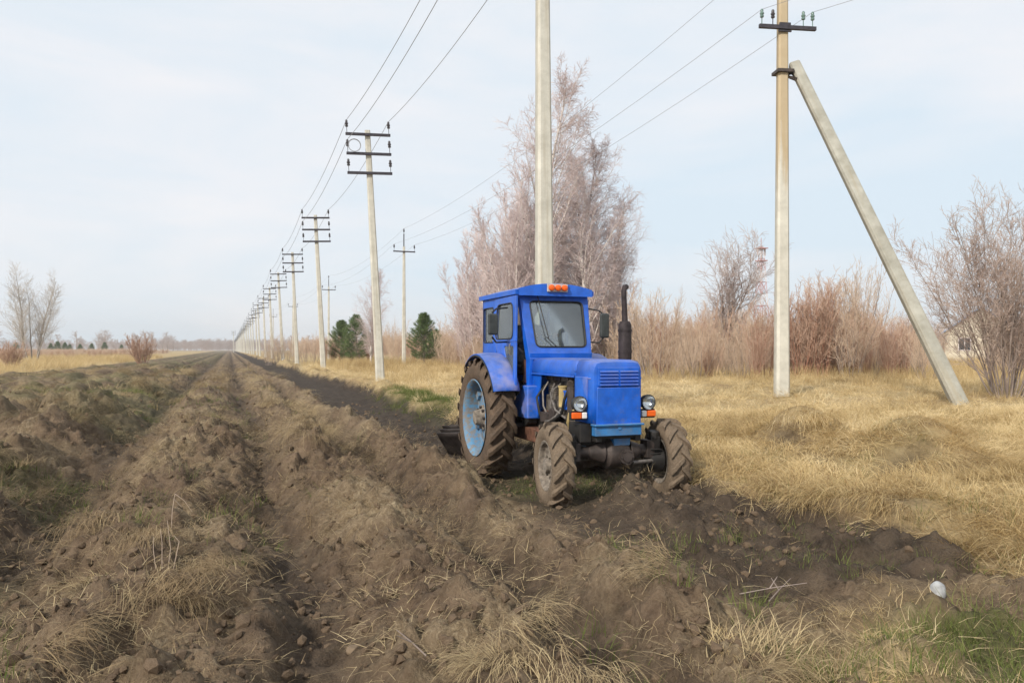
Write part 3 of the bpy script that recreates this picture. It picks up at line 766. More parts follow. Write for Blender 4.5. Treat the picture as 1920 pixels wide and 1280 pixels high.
crookP = dict(n=(8, 7, 5, 3), wig=(.09, .12, .14, .15), trop=(.03, .07, .06, .0), taper=(.85, .85, .8, .6), rmin=.008, split=2,
              start=(.3, .15, .15), kids=(9, 11, 6), ang=(34, 36, 36), len=(.62, .42, .45), rk=(.7, .5, .6), prof=(lambda f: 1.15 - .5 * f, lambda f: 1.0, lambda f: 1.0))
crook = make_tree_meshes('crooked_tree', multi(3, 5.6, .3, .12, .3), crookP, 61)
popP = dict(n=(12, 7, 4), wig=(.03, .06, .1), trop=(.04, .08, .03), taper=(.9, .85, .7), rmin=.012, split=1, start=(.18, .12), kids=(34, 13), ang=(42, 40), len=(.3, .45), rk=(.4, .5),
            prof=(lambda f: 1.25 - .8 * f, lambda f: 1.0))
poplar = make_tree_meshes('twin_tree', lambda rng: [((-.7, 0, -.2), (-.08, 0, 1), 13.2, .19), ((.8, .5, -.2), (.1, 0, 1), 12.4, .2), ((-.3, -.4, -.2), (-.26, .1, 1), 10.5, .12), ((.6, -.4, -.2), (.28, .1, 1), 10.5, .11), ((.1, .4, -.2), (.02, .1, 1), 11.5, .12)], popP, 71)
farP = dict(n=(8, 5, 3), wig=(.05, .09, .12), trop=(.03, .03, .02), taper=(.9, .8, .6), rmin=.05, split=1, start=(.2, .2), kids=(22, 7), ang=(48, 40), len=(.46, .45), rk=(.45, .5), prof=(lambda f: 1.2 - .8 * f, lambda f: 1.0))
far_src = [make_tree_meshes('far_tree', one(12, .25), farP, 81 + k) for k in range(3)]

round_red = make_tree_meshes('round_red_shrub', multi(26, 2.9, .62, .02, .5), dict(shrubP, rmin=.012, kids=(9, 5)), 47)
def put(u, t): x, y = at(u, t); return (x, y, gz(x, y))
# birch stand behind the tractor
tree('birch_tree', birch_a, (M['birch'], M['birch_twig']), put(1012, 48), .26, .95, 'tallest white-trunked birch whose top rises right of the thick pole behind the tractor', 'birch tree', 'tall birches behind the tractor')
tree('birch_tree', birch_b, (M['birch'], M['birch_twig']), put(1080, 49.5), 2.1, .84, 'white-trunked birch just right of the tallest one, over the cab roof', 'birch tree', 'tall birches behind the tractor')
tree('birch_tree', birch_b, (M['birch'], M['birch_twig']), put(1106, 47.5), 4.4, .78, 'lower birch on the right edge of the stand behind the cab', 'birch tree', 'tall birches behind the tractor')
tree('birch_tree', birch_a, (M['birch'], M['birch_twig']), put(1136, 50), 1.4, .6, 'lowest birch at the right end of the stand behind the exhaust', 'birch tree', 'tall birches behind the tractor')
tree('birch_tree', birch_a, (M['birch'], M['birch_twig']), put(1003, 54), 5.4, .58, 'slim birch hidden partly by the thick pole behind the cab', 'birch tree', 'tall birches behind the tractor')
for (u, t, s, m, lab) in ((985, 47, 1.08, grove_a, 'tall purplish clump of young birches just left of the thick pole'), (955, 50, 1.12, grove_b, 'clump of slender young birches above the rear of the cab roof'),
                          (930, 53, 1.0, grove_a, 'clump of thin bare birches left above the tractor cab'), (910, 55, 1.02, grove_b, 'rounded clump of bare birches left of the cab'),
                          (886, 58, .74, grove_a, 'lowest clump of birch saplings at the left end of the stand'), (868, 62, .52, grove_b, 'thin outermost birch saplings right of the round pine'),
                          (1140, 50, .8, grove_b, 'low clump of birch saplings behind the exhaust stack'), (1105, 52, .95, grove_a, 'clump of birch saplings behind the cab lamp corner'), (1020, 52, 1.1, grove_b, 'clump of young birches directly behind the thick pole')):
    tree('birch_clump', m, (M['birch'], M['birch_twig']), put(u, t), u * .37, s, lab, 'birch clump', 'young birch clumps behind the tractor')
# the large shrub by the strut, crooked tree, lone trees
tree('large_shrub', big_shrub, (M['greybark'], M['budtwig']), put(1885, 21.5), .3, .84, 'large many-stemmed bare shrub at the right edge beside the foot of the strut', 'shrub')
tree('crooked_tree', crook, (M['greybark'], M['greytwig']), put(1368, 46), 1.2, 1.12, 'crooked bare tree with forked limbs left of the strut pole', 'tree')
tree('twin_tree', poplar, (M['palebark'], M['paletwig']), put(58, 104), .2, .93, 'pale bare tree with two tall trunks alone on the left meadow', 'tree')
tree('birch_tree', birch_b, (M['birch'], M['paletwig']), put(695, 72), 3.0, .5, 'bare drooping birch between the two pine clumps', 'birch tree')
tree('red_shrub', round_red, (M['redbark'], M['redtwig']), put(268, 72), .5, 1.0, 'red-brown rounded shrub alone at the left edge of the ploughed strip', 'shrub')
tree('red_shrub', round_red, (M['redbark'], M['redtwig']), put(22, 66), 1.5, .8, 'low red-brown shrub at the far left edge of the meadow', 'shrub')
# shrubs along the front of the thicket, one by one
rs = random.Random(5)
k = 0
for u in range(1196, 1960, 17):
    if 1745 < u < 1870: continue
    t = 37 + rs.uniform(-2.5, 5); kind = rs.random()
    if 1490 < u < 1545: src, mt = osier_src[k % 3], (M['redbark'], M['redtwig']); lab = 'dark red-stemmed upright bare shrub just right of the strut pole'; s = 1.2; t = 36.5
    elif kind < .32: src, mt = osier_src[k % 3], (M['redbark'], M['redtwig']); lab = 'reddish bare shrub in the front of the thicket right of the tractor'; s = rs.choice([.45, .6, .75, .95])
    else: src, mt = shrub_src[k % 3], (M['greybark'], M['tantwig']); lab = 'tan-twigged bare shrub in the front of the thicket right of the tractor'; s = rs.choice([.4, .5, .65, .8, 1.05])
    if 'dark red' not in lab:
        size = 'knee-high' if s < .55 else 'low' if s < .75 else 'middling' if s < 1 else 'tall'
        place = 'just right of the exhaust stack' if u < 1250 else 'below the left limb of the crooked tree' if u < 1345 else 'under the crooked tree' if u < 1400 else 'below the far mast' if u < 1450 else 'directly behind the strut pole' if u < 1495 else 'right of the dark red shrub' if u < 1590 else 'midway between pole and strut' if u < 1665 else 'behind the lower half of the strut' if u < 1760 else 'behind the large shrub at the right edge'
        lab = '%s %s bare shrub %s' % (size, 'reddish' if mt[0] is M['redbark'] else 'tan-twigged', place)
    else: lab = 'dark red-stemmed upright bare shrub just right of the strut pole'
    tree('thicket_shrub', src, mt, put(u + rs.uniform(-6, 6), t), rs.uniform(0, 6), s, lab, 'shrub', 'bare shrubs along the front of the thicket'); k += 1
for u in range(505, 850, 17):
    t = 84 + rs.uniform(-8, 10); red = 590 < u < 700 or 770 < u < 812
    src, mt = (osier_src[k % 3], (M['redbark'], M['redtwig'])) if red else (shrub_src[k % 3], (M['greybark'], M['tantwig']))
    if not red and u > 640 : continue
    tree('thicket_shrub', src, mt, put(u, t), rs.uniform(0, 6), rs.uniform(.6, .85) * (.95 if red else 1.1), ('red-brown bare shrub around the feet of the left pine pair' if u < 720 else 'red-brown bare shrub at the foot of the round right pine') if red else 'tan bare shrub beyond the pole row left of the pines', 'shrub', 'bare shrubs beyond the pole row'); k += 1
for (u, s) in ((1560, 1.5), (1610, 1.55), (1590, 1.7), (1240, 1.15)):
    tree('thicket_tree', far_src[k % 3] if False else shrub_src[k % 3], (M['greybark'], M['greytwig']), put(u, 47), u, (s * .8, s * .8, s), {1560: 'slim sapling above the thicket nearest the strut pole', 1590: 'highest sapling above the thicket midway between pole and strut', 1610: 'sapling above the thicket closest to the strut', 1240: 'lone sapling above the thicket right of the exhaust stack'}[u], 'sapling', 'saplings standing above the thicket'); k += 1
# pines: trunk, whorls of limbs, needle sprays
def pine_meshes(seed, h=4.4):
    rng = random.Random(seed); segs = []; needles = []
    segs.append(((0, 0, -.1), (0, 0, h * .5), .11, .07)); segs.append(((0, 0, h * .5), (0, 0, h), .07, .02))
    def spray(p, d, n, l):
        for _ in range(n):
            dd = (Vector(d) + Vector((rng.gauss(0, .55), rng.gauss(0, .55), rng.gauss(0, .45) + .2))).normalized()
            sd = dd.cross(Vector((rng.gauss(0, 1), rng.gauss(0, 1), rng.gauss(0, 1)))).normalized() * .012
            a = Vector(p) + Vector((rng.gauss(0, .05), rng.gauss(0, .05), rng.gauss(0, .05))); e = a + dd * l * rng.uniform(.6, 1.2)
            needles.append((a - sd, a + sd, e + sd * .3, e - sd * .3))
    z = .35
    while z < h:
        f = z / h; Lm = (1.75 * (1 - f) ** .75 + .18) * (1 if f > .2 else .75); nb = 8
        a0 = rng.uniform(0, 6)
        for i in range(nb):
            a = a0 + i * 6.283 / nb + rng.gauss(0, .25); L = Lm * rng.uniform(.65, 1.15)
            p = Vector((0, 0, z)); d = Vector((math.cos(a), math.sin(a), .25 + .5 * f)).normalized()
            for s in range(4):
                q = p + d * L / 4; d = (d + Vector((0, 0, .1))).normalized()
                segs.append((tuple(p), tuple(q), .022 * (1 - s / 5), .022 * (1 - (s + 1) / 5)))
                if s > 0 or f > .6:
                    spray(q, d, 10, .2)
                    for sgn in (-1, 1):
                        sd = (d + d.cross(Vector((0, 0, 1))) * sgn * .9).normalized(); e = q + sd * L * .2
                        segs.append((tuple(q), tuple(e), .01, .006)); spray(e, sd, 9, .2); spray(q.lerp(e, .5), sd, 6, .18)
                p = q
            spray(p, d, 14, .22)
        z += .3 * rng.uniform(.8, 1.2)
    spray((0, 0, h), (0, 0, 1), 20, .25)
    co = np.array([[tuple(v) for v in q] for q in needles]).reshape(-1, 3); f = np.arange(len(co)).reshape(-1, 4)
    return seg_mesh('pine_trunk', segs, 4), quad_mesh('pine_crown', co, f, False)
def mat_pine():
    m = NT('pine_needles'); m.set(m.ramp(m.noise(1.4, 5, .7), [(.3, (.065, .105, .035)), (.7, (.17, .235, .085))]), .7, 0, .25); return m.mat
M['pine'] = mat_pine()
pines = [pine_meshes(91), pine_meshes(92)]
for (u, t, s, k, lab) in ((795, 69, .98, 0, 'round dark green pine just right of the single-arm pole'), (816, 73, .68, 1, 'small dark pine at the right foot of the round pine'),
                          (640, 80, .95, 1, 'dark green pine at the left of the pine pair left of the big pole'), (668, 78, 1.05, 0, 'taller dark olive pine of the pair, behind the drooping birch')):
    tree('pine_tree', pines[k], (M['greybark'], M['pine']), put(u, t), u, s, lab, 'pine tree')

# ------------------------------------------------------------------ scatter of instanced masses
SRC = bpy.data.collections.new('scatter_sources')
def src_collection(name, meshes):
    c = bpy.data.collections.new(name)
    for k, me in enumerate(meshes):
        o = bpy.data.objects.new('%s_source_%02d' % (name, k), me); c.objects.link(o)
    return c
def scatter(name, P, rot, scl, tint, idx, coll, label, cat):
    n = len(P); me = bpy.data.meshes.new(name); me.vertices.add(n); me.vertices.foreach_set('co', np.asarray(P, np.float32).ravel())
    for nm, typ, val in (('rot', 'FLOAT_VECTOR', rot), ('scl', 'FLOAT_VECTOR', scl)):
        a = me.attributes.new(nm, typ, 'POINT'); a.data.foreach_set('vector', np.asarray(val, np.float32).ravel())
    a = me.attributes.new('tint', 'FLOAT', 'POINT'); a.data.foreach_set('value', np.asarray(tint, np.float32))
    a = me.attributes.new('idx', 'INT', 'POINT'); a.data.foreach_set('value', np.asarray(idx, np.int32))
    o = bpy.data.objects.new(name, me); COL.objects.link(o); tag(o, label, cat, kind='stuff')
    g = bpy.data.node_groups.new(name + '_nodes', 'GeometryNodeTree')
    g.interface.new_socket('Geometry', in_out='INPUT', socket_type='NodeSocketGeometry'); g.interface.new_socket('Geometry', in_out='OUTPUT', socket_type='NodeSocketGeometry')
    N = g.nodes.new; L = g.links.new
    gi, go = N('NodeGroupInput'), N('NodeGroupOutput'); ip = N('GeometryNodeInstanceOnPoints'); ci = N('GeometryNodeCollectionInfo')
    ci.inputs['Collection'].default_value = coll; ci.inputs['Separate Children'].default_value = True; ci.inputs['Reset Children'].default_value = True
    ip.inputs['Pick Instance'].default_value = True
    def na(nm, typ):
        q = N('GeometryNodeInputNamedAttribute'); q.data_type = typ; q.inputs['Name'].default_value = nm; return q.outputs['Attribute']
    L(gi.outputs[0], ip.inputs['Points']); L(ci.outputs[0], ip.inputs['Instance']); L(na('idx', 'INT'), ip.inputs['Instance Index'])
    e2r = N('FunctionNodeEulerToRotation'); L(na('rot', 'FLOAT_VECTOR'), e2r.inputs[0]); L(e2r.outputs[0], ip.inputs['Rotation'])
    L(na('scl', 'FLOAT_VECTOR'), ip.inputs['Scale']); L(ip.outputs[0], go.inputs[0])
    md = o.modifiers.new('scatter', 'NODES'); md.node_group = g
    return o
RNG = np.random.default_rng(12)
def sector(n, t0, t1, u0, u1, power=1.0):
    """random ground points, even over the area, in a wedge around the view"""
    t = np.sqrt(RNG.uniform(t0 ** 2, t1 ** 2, n)) if power == 1 else t0 * (t1 / t0) ** RNG.random(n)
    u = RNG.uniform(u0, u1, n); a = (u - 960) / FPX
    return t * (SN + a * CS), t * (CS - a * SN), t
def rand_rot(n, tilt=.1): return np.stack([RNG.normal(0, tilt, n), RNG.normal(0, tilt, n), RNG.uniform(0, 6.283, n)], 1)
def joined(pair, mats):
    """one mesh from trunk + crown for the far masses"""
    tr, cr = pair; n1 = len(tr.vertices); co = []; fs = []
    out = MB_arrays([tr, cr]); me = quad_mesh('thicket_plant', *out); me.materials.append(mats[1]); return me
def MB_arrays(ms):
    cs, fs, b = [], [], 0
    for me in ms:
        c = np.zeros(len(me.vertices) * 3, np.float32); me.vertices.foreach_get('co', c); l = np.zeros(len(me.loops), np.int32); me.loops.foreach_get('vertex_index', l)
        cs.append(c.reshape(-1, 3)); fs.append(l.reshape(-1, 4) + b); b += len(me.vertices)
    return np.concatenate(cs), np.concatenate(fs)
def sees_house(x, y):
    f = x * SN + y * CS; u = 960 + FPX * (x * CS - y * SN) / f; return ~((u > 1752) & (u < 1868) & (f < 82))
def far_mass(name, n, t0, t1, u0, u1, srcs, mats, s0, s1, label, keep=None, cat='thicket'):
    x, y, t = sector(n, t0, t1, u0, u1)
    if keep is not None:
        k = keep(x, y); x, y, t = x[k], y[k], t[k]
    k = sees_house(x, y); x, y, t = x[k], y[k], t[k]
    n = len(x); z = terrain(x, y); s = RNG.uniform(s0, s1, n)
    c = src_collection(name + '_plants', [joined(q, m) for q, m in zip(srcs, mats)])
    return scatter(name, np.stack([x, y, z], 1), rand_rot(n, .03), np.stack([s, s, s], 1), RNG.random(n), RNG.integers(0, len(srcs), n), c, label, cat)
RT = (M['redbark'], M['redtwig']); TT = (M['greybark'], M['tantwig']); GT = (M['greybark'], M['greytwig'])
far_mass('thicket', 330, 43, 80, 1130, 2350, osier_src[:2] + shrub_src, (TT, TT, RT, GT, TT), .35, 1.1, 'dense reddish-brown bare thicket behind the strut pole')
far_mass('thicket', 300, 80, 210, 1000, 2350, osier_src[:1] + shrub_src[:2], (RT, TT, GT), .7, 1.7, 'far bare thicket showing through behind the front shrubs')
far_mass('thicket', 330, 88, 250, 480, 1000, osier_src[:1] + shrub_src[:2], (RT, TT, TT), .75, 1.3, 'bare brown thicket beyond the pole row', keep=lambda x, y: x > 17)
far_mass('thicket', 150, 52, 82, 815, 1130, osier_src[:1] + shrub_src[:2], (RT, TT, TT), .5, .9, 'bare undergrowth under the birch stand', keep=lambda x, y: x > 16)
far_mass('scrub', 2600, 118, 330, -420, 420, osier_src[:2] + shrub_src[:2], (RT, RT, TT, TT), .28, .5, 'low red-brown scrub on the far left meadow', keep=lambda x, y: x < -22, cat='scrub')
FT = (M['greybark'], M['greytwig'])
far_mass('forest', 900, 620, 1000, -700, 520, far_src, (FT, FT, FT), .5, .9, 'distant bare forest along the left horizon', cat='forest')
far_mass('forest', 500, 420, 700, 470, 2300, far_src, (FT, FT, FT), .5, .85, 'distant bare forest behind the thicket', keep=lambda x, y: x > 30, cat='forest')
far_mass('forest', 260, 900, 1300, 330, 560, far_src, (FT, FT, FT), .8, 1.2, 'distant woods closing the end of the ploughed strip', cat='forest')
for i in range(22):
    u = rs.choice([rs.uniform(100, 420), rs.uniform(150, 330), rs.uniform(-60, 120)]); x, y, z = put(u, rs.uniform(480, 600)); j = i % 3
    tree('far_tree', far_src[j], FT, (x, y, z), rs.uniform(0, 6), rs.uniform(.75, 1.15), 'tiny hazy bare tree standing above the distant left treeline', 'tree', 'far bare trees on the left horizon')
for i in range(9):
    x, y, z = put((95, 108, 122, 131, 150, 172, 196, 228, 30)[i], 300 + 8 * i)
    tree('far_pine', pines[i % 2], (M['greybark'], M['pine']), (x, y, z), i, rs.uniform(.75, 1.15), 'tiny dark green pine dot on the far left meadow before the treeline', 'pine tree', 'far pines on the left meadow')
# ------------------------------------------------------------------ tractor (local: -Y forward, -X side faces the camera)
TR = empty('tractor', (4.0, 9.84, 0.0))
tag(TR, 'old bright blue tractor with square cab ploughing towards the viewer', 'tractor')

def tyre_mb(Rr, rb, w, nl, lh, shoulder=.86):
    mb = MB(); h = w / 2
    # carcass, closed loop: bead - sidewall - tread - sidewall - bead
    pr_ = [(rb, -h * .72), (rb + .02, -h * .86), (rb + (Rr - rb) * .35, -h * 1.0), (rb + (Rr - rb) * .65, -h * .99), (Rr - lh - .02, -h * .9), (Rr - lh, -h * .7), (Rr - lh + .004, 0),
           (Rr - lh, h * .7), (Rr - lh - .02, h * .9), (rb + (Rr - rb) * .65, h * .99), (rb + (Rr - rb) * .35, h * 1.0), (rb + .02, h * .86), (rb, h * .72)]
    mb.lathe(pr_, (0, 0, 0), 'X', 64, closed=True)
    # herringbone lugs, alternately from either shoulder to just past the centre
    for k in range(nl * 2):
        s = 1 if k % 2 else -1; a0 = 2 * math.pi * k / (nl * 2); vs = []
        N = 5
        for j in range(N + 1):
            f = j / N; xx = s * (h * 1.02 - f * (h * 1.02 + h * .1)); a = a0 + (f ** .8) * (h * 1.25 / Rr)
            bw = (.042 if Rr > .6 else .03) / Rr * (1.15 - .3 * f)
            rt = Rr if j else Rr - lh * .55
            if j == 0: rl = Rr - lh - .1 * (Rr - rb)
            else: rl = Rr - lh - .012
            for (rr, q) in ((rl, -bw * 1.25), (rt, -bw * .8), (rt, bw * .8), (rl, bw * 1.25)):
                vs.append((xx, -rr * math.cos(a + q), rr * math.sin(a + q)))
        fs = []
        for j in range(N):
            b = j * 4
            for q in range(3): fs.append((b + q, b + q + 1, b + q + 5, b + q + 4))
        fs += [(0, 1, 2, 3), (N * 4 + 3, N * 4 + 2, N * 4 + 1, N * 4)]
        mb.add(vs, fs)
    return mb

def rear_wheel(side):
    o = side     # outward sign
    mb = MB()
    # rim well, flange and dished disc
    mb.lathe([(.5, o * .15), (.515, o * .165), (.505, o * .17), (.475, o * .15), (.455, o * .10), (.45, -o * .03), (.40, -o * .045), (.36, -o * .02), (.22, o * .01), (.16, o * .012), (0, o * .012)], (0, 0, 0), 'X', 48)
    mb.lathe([(.45, -o * .03), (.455, -o * .12), (.5, -o * .15)], (0, 0, 0), 'X', 48)
    for k in range(6):     # embossed lugs where disc meets the rim
        a = k * math.pi / 3 + .3; mb.box((-o * .012, -.405 * math.cos(a), .405 * math.sin(a)), (.07, .11, .1), (a, 0, 0))
    w = obj('rear_wheel', mb, M['rim'], TR, loc=(side * .76, 0, .79))
    obj('tyre', tyre_mb(.79, .49, .345, 21, .048), M['tyre'], w)
    mb = MB(); mb.lathe([(.17, o * .012), (.165, o * .045), (.12, o * .06), (.1, o * .12), (.095, o * .15), (.05, o * .165), (0, o * .165)], (0, 0, 0), 'X', 24)
    obj('hub', mb, M['frim'], w)
    for k in range(8):
        a = k * math.pi / 4; y, z = -.135 * math.cos(a), .135 * math.sin(a)
        b = MB(); b.cyl((o * .04, y, z), (o * .085, y, z), .02, n=6); obj('bolt', b, M['cast'], w, smooth=False)
    return w
rear_wheel(-1); rear_wheel(1)
def front_wheel(side):
    o = side; mb = MB()
    mb.lathe([(.265, o * .085), (.275, o * .095), (.265, o * .1), (.245, o * .09), (.235, o * .04), (.19, o * .012), (.15, o * .03), (.08, o * .05), (.075, o * .1), (0, o * .105)], (0, 0, 0), 'X', 32)
    mb.lathe([(.235, o * .04), (.235, -o * .09), (.27, -o * .1)], (0, 0, 0), 'X', 32)
    for k in range(6):
        a = k * math.pi / 3 + .2; mb.cyl((o * .03, -.115 * math.cos(a), .115 * math.sin(a)), (o * .07, -.115 * math.cos(a), .115 * math.sin(a)), .018, n=6)
    w = obj('front_wheel', mb, M['frim'], TR, loc=(side * .70, -2.17, .445), rot=(R(11), 0, R(-7)))
    obj('tyre', tyre_mb(.468, .26, .235, 15, .034), M['tyre_front'], w)
    # portal reducer housing on the inner side
    b = MB(); b.box((-o * .17, 0, .1), (.12, .15, .38), taper=(1, .8)); b.cyl((-o * .22, 0, 0), (-o * .06, 0, 0), .12, .14, 14); b.cyl((-o * .17, 0, .26), (-o * .17, 0, .34), .07, .06, 10)
    for z in (-.05, 0, .05, .1, .15): b.box((-o * .17, -.085, z), (.13, .03, .018))
    obj('reducer_housing', b, M['dark'], w, bevel=.012)
front_wheel(-1); front_wheel(1)

# front axle
mb = MB()
mb.cyl((-.52, -2.17, .57), (.52, -2.17, .57), .062, n=14)
mb.cyl((-.30, -2.17, .57), (-.12, -2.17, .56), .07, .13, 16); mb.cyl((.34, -2.17, .57), (.20, -2.17, .56), .07, .13, 16)
mb.lathe([(0, -.17), (.1, -.17), (.17, -.1), (.18, .02), (.15, .13), (.09, .17), (0, .17)], (.04, -2.15, .55), 'X', 20)
for x in (-.46, .46): mb.box((x, -2.17, .58), (.1, .16, .2))
ax_o = obj('front_axle', mb, M['cast'], TR, bevel=.008)
mb = MB(); mb.cyl((.1, -2.3, .52), (.1, -2.36, .52), .085, n=18); mb.cyl((.1, -2.36, .52), (.1, -2.375, .52), .055, n=14)
for k in range(6): mb.cyl((.1 + .07 * math.cos(k * 1.047), -2.35, .52 + .07 * math.sin(k * 1.047)), (.1 + .07 * math.cos(k * 1.047), -2.375, .52 + .07 * math.sin(k * 1.047)), .011, n=6)
obj('flange', mb, M['cast'], ax_o)
mb = MB(); mb.box((.07, -2.2, .70), (.2, .2, .12), taper=(1.1, 1)); mb.box((.07, -2.22, .79), (.3, .24, .07))
obj('axle_bracket', mb, M['blue_pale'], TR, bevel=.012)
mb = MB(); mb.cyl((-.56, -2.02, .47), (.56, -2.02, .47), .018, n=8); mb.cyl((.2, -2.3, .45), (.5, -2.24, .45), .02, n=8); mb.cyl((-.1, -2.0, .47), (-.3, -1.3, .75), .018, n=8)
obj('steering_rod', mb, M['pipe'], TR)

# chassis
mb = MB()
for x in (-.24, .24): mb.box((x, -1.35, .76), (.07, 2.0, .13))
mb.box((0, -2.28, .8), (.56, .1, .15)); mb.box((0, -1.55, .66), (.3, 1.3, .14))
obj('frame_rail', mb, M['dark'], TR, bevel=.006)
mb = MB(); mb.box((-.03, -2.36, .83), (.56, .1, .13)); mb.box((-.03, -2.38, .885), (.6, .12, .022)); mb.cyl((-.02, -2.405, .845), (-.02, -2.42, .845), .022, n=10)
obj('front_beam', mb, M['blue_pale'], TR, bevel=.01)
mb = MB(); mb.box((0, -.35, .72), (.46, 1.6, .42)); mb.box((0, .15, .82), (.56, .7, .5)); mb.cyl((-.72, 0, .79), (.72, 0, .79), .13, n=16); mb.box((-.32, -.5, .62), (.18, .8, .18)); mb.cyl((-.34, -1.0, .66), (-.34, -.3, .6), .07, n=12)
obj('gearbox', mb, M['rust'], TR, bevel=.02)
mb = MB(); mb.box((-.43, -.35, .72), (.26, .36, .04)); mb.box((-.36, -.5, .88), (.04, .06, .32)); mb.box((-.36, -.2, .88), (.04, .06, .32)); mb.cyl((-.3, -.65, .82), (-.44, -.65, .82), .09, n=14)
obj('step', mb, M['dark'], TR, bevel=.006)

# engine with finned cylinders, manifolds, filters, hoses
mb = MB(); mb.box((0, -1.35, .95), (.42, 1.15, .36)); mb.box((-.2, -1.2, .98), (.1, .5, .2)); mb.box((.05, -1.3, 1.2), (.3, 1.0, .26))
eng = obj('engine_block', mb, M['engine'], TR, bevel=.015)
for k in range(4):
    yy = -.92 - .235 * k; mb = MB()
    for j in range(9): mb.cyl((-.12, yy, 1.08 + j * .026), (-.12, yy, 1.092 + j * .026), .1, n=14)
    mb.cyl((-.12, yy, 1.05), (-.12, yy, 1.32), .078, n=14); mb.box((-.12, yy, 1.345), (.19, .2, .06))
    obj('cylinder', mb, M['cast'] if k % 2 else M['engine'], eng)
mb = MB(); mb.cyl((-.27, -1.62, 1.0), (-.27, -1.62, 1.2), .055, n=14); mb.cyl((-.27, -1.62, 1.2), (-.27, -1.62, 1.22), .064, n=14); obj('fuel_filter', mb, M['blue'], eng)
mb = MB(); mb.cyl((-.28, -1.48, 1.02), (-.28, -1.48, 1.25), .05, n=14); mb.cyl((-.28, -1.48, 1.25), (-.28, -1.48, 1.27), .058, n=14); obj('oil_filter', mb, M['hose'], eng)
for pts, r_, mt in (([(-.24, -.95, 1.3), (-.33, -.98, 1.18), (-.34, -1.02, 1.0), (-.3, -1.1, .86)], .012, 'pipe'), ([(-.22, -1.1, 1.28), (-.32, -1.2, 1.15), (-.35, -1.42, .98), (-.34, -1.7, .9)], .013, 'pipe'),
                  ([(-.2, -1.3, 1.3), (-.33, -1.32, 1.22), (-.34, -1.25, 1.02), (-.3, -1.3, .82)], .012, 'pipe'), ([(-.36, -2.0, 1.02), (-.42, -1.98, .98), (-.43, -1.96, .88), (-.38, -1.92, .78), (-.3, -1.9, .72)], .02, 'hose'),
                  ([(-.3, -1.75, 1.3), (-.36, -1.7, 1.12), (-.35, -1.6, .95), (-.36, -1.35, .84)], .017, 'rubber'), ([(-.25, -.85, 1.25), (-.38, -.9, 1.1), (-.38, -.98, .92), (-.32, -1.0, .78)], .016, 'rubber'),
                  ([(-.3, -1.5, 1.0), (-.37, -1.45, .9), (-.38, -1.3, .84), (-.36, -1.05, .82)], .013, 'pipe')):
    mb = MB(); mb.tube(pts, r_, 7); obj('hose', mb, M[mt], eng)
mb = MB(); mb.box((-.30, -1.85, 1.12), (.12, .16, .3)); mb.cyl((-.34, -1.82, 1.3), (-.2, -1.72, 1.34), .05, n=10); mb.box((-.33, -1.15, .87), (.1, .3, .12)); mb.cyl((-.3, -1.35, .92), (-.38, -1.35, .92), .08, n=14)
obj('injection_pump', mb, M['cast'], eng, bevel=.008)
mb = MB(); mb.box((-.36, -2.12, .79), (.14, .3, .2)); mb.box((-.36, -1.7, .76), (.1, .5, .1))
obj('battery_box', mb, M['dark'], TR, bevel=.008)

# bonnet
HX = -.03
mb = MB()
sec = [(-.315, 1.385), (-.32, 1.42), (-.312, 1.535), (-.285, 1.575), (-.2, 1.592), (0, 1.597), (.2, 1.592), (.285, 1.575), (.312, 1.535), (.32, 1.42), (.315, 1.385)]
ys = [-.60, -1.0, -1.5, -1.95, -2.0]; vs = []
for y in ys: vs += [(x + HX, y, z - .004 * (y < -1.9)) for x, z in sec]
n_ = len(sec); fs = [(i * n_ + j, i * n_ + j + 1, (i + 1) * n_ + j + 1, (i + 1) * n_ + j) for i in range(len(ys) - 1) for j in range(n_ - 1)]
mb.add(vs, fs); bon = obj('bonnet', mb, M['blue'], TR)
bon.modifiers.new('thick', 'SOLIDIFY').thickness = .01
mb = MB()
for s in (-1, 1): mb.box((HX + s * .322, -1.3, 1.392), (.012, 1.3, .02))
obj('bonnet_lip', mb, M['blue'], bon, bevel=.004)
# nose: rounded shell, its front face the grille panel
mb = MB(); ys = [-1.955, -2.25, -2.34, -2.385, -2.395]; ins_ = [0, 0, .008, .035, .075]; vs = []
sec = [(-.312, .9), (-.318, 1.1), (-.318, 1.45), (-.308, 1.53), (-.28, 1.572), (-.22, 1.588), (0, 1.594), (.22, 1.588), (.28, 1.572), (.308, 1.53), (.318, 1.45), (.318, 1.1), (.312, .9)]
n_ = len(sec)
for y, q in zip(ys, ins_):
    for x, z in sec: vs.append((x * (1 - q / .32 * .9) + HX, y, min(z, z - q * .8 if z > 1.5 else z)))
fs = [(i * n_ + j, i * n_ + j + 1, (i + 1) * n_ + j + 1, (i + 1) * n_ + j) for i in range(len(ys) - 1) for j in range(n_ - 1)]
fs.append(tuple(range((len(ys) - 1) * n_, len(ys) * n_)))
mb.add(vs, fs); nose = obj('nose_cowl', mb, M['blue'], TR); nose.modifiers.new('thick', 'SOLIDIFY').thickness = .008
mb = MB(); mb.plate([(HX - .27, -2.392, .885), (HX + .27, -2.392, .885), (HX + .262, -2.398, 1.29), (HX - .262, -2.398, 1.29)], .02, (0, -1, 0)); obj('lower_cover', mb, M['blue'], nose, bevel=.012)
mb = MB(); mb.box((HX, -2.405, 1.405), (.5, .016, .2)); gr = obj('grille', mb, M['blue'], nose, bevel=.005)
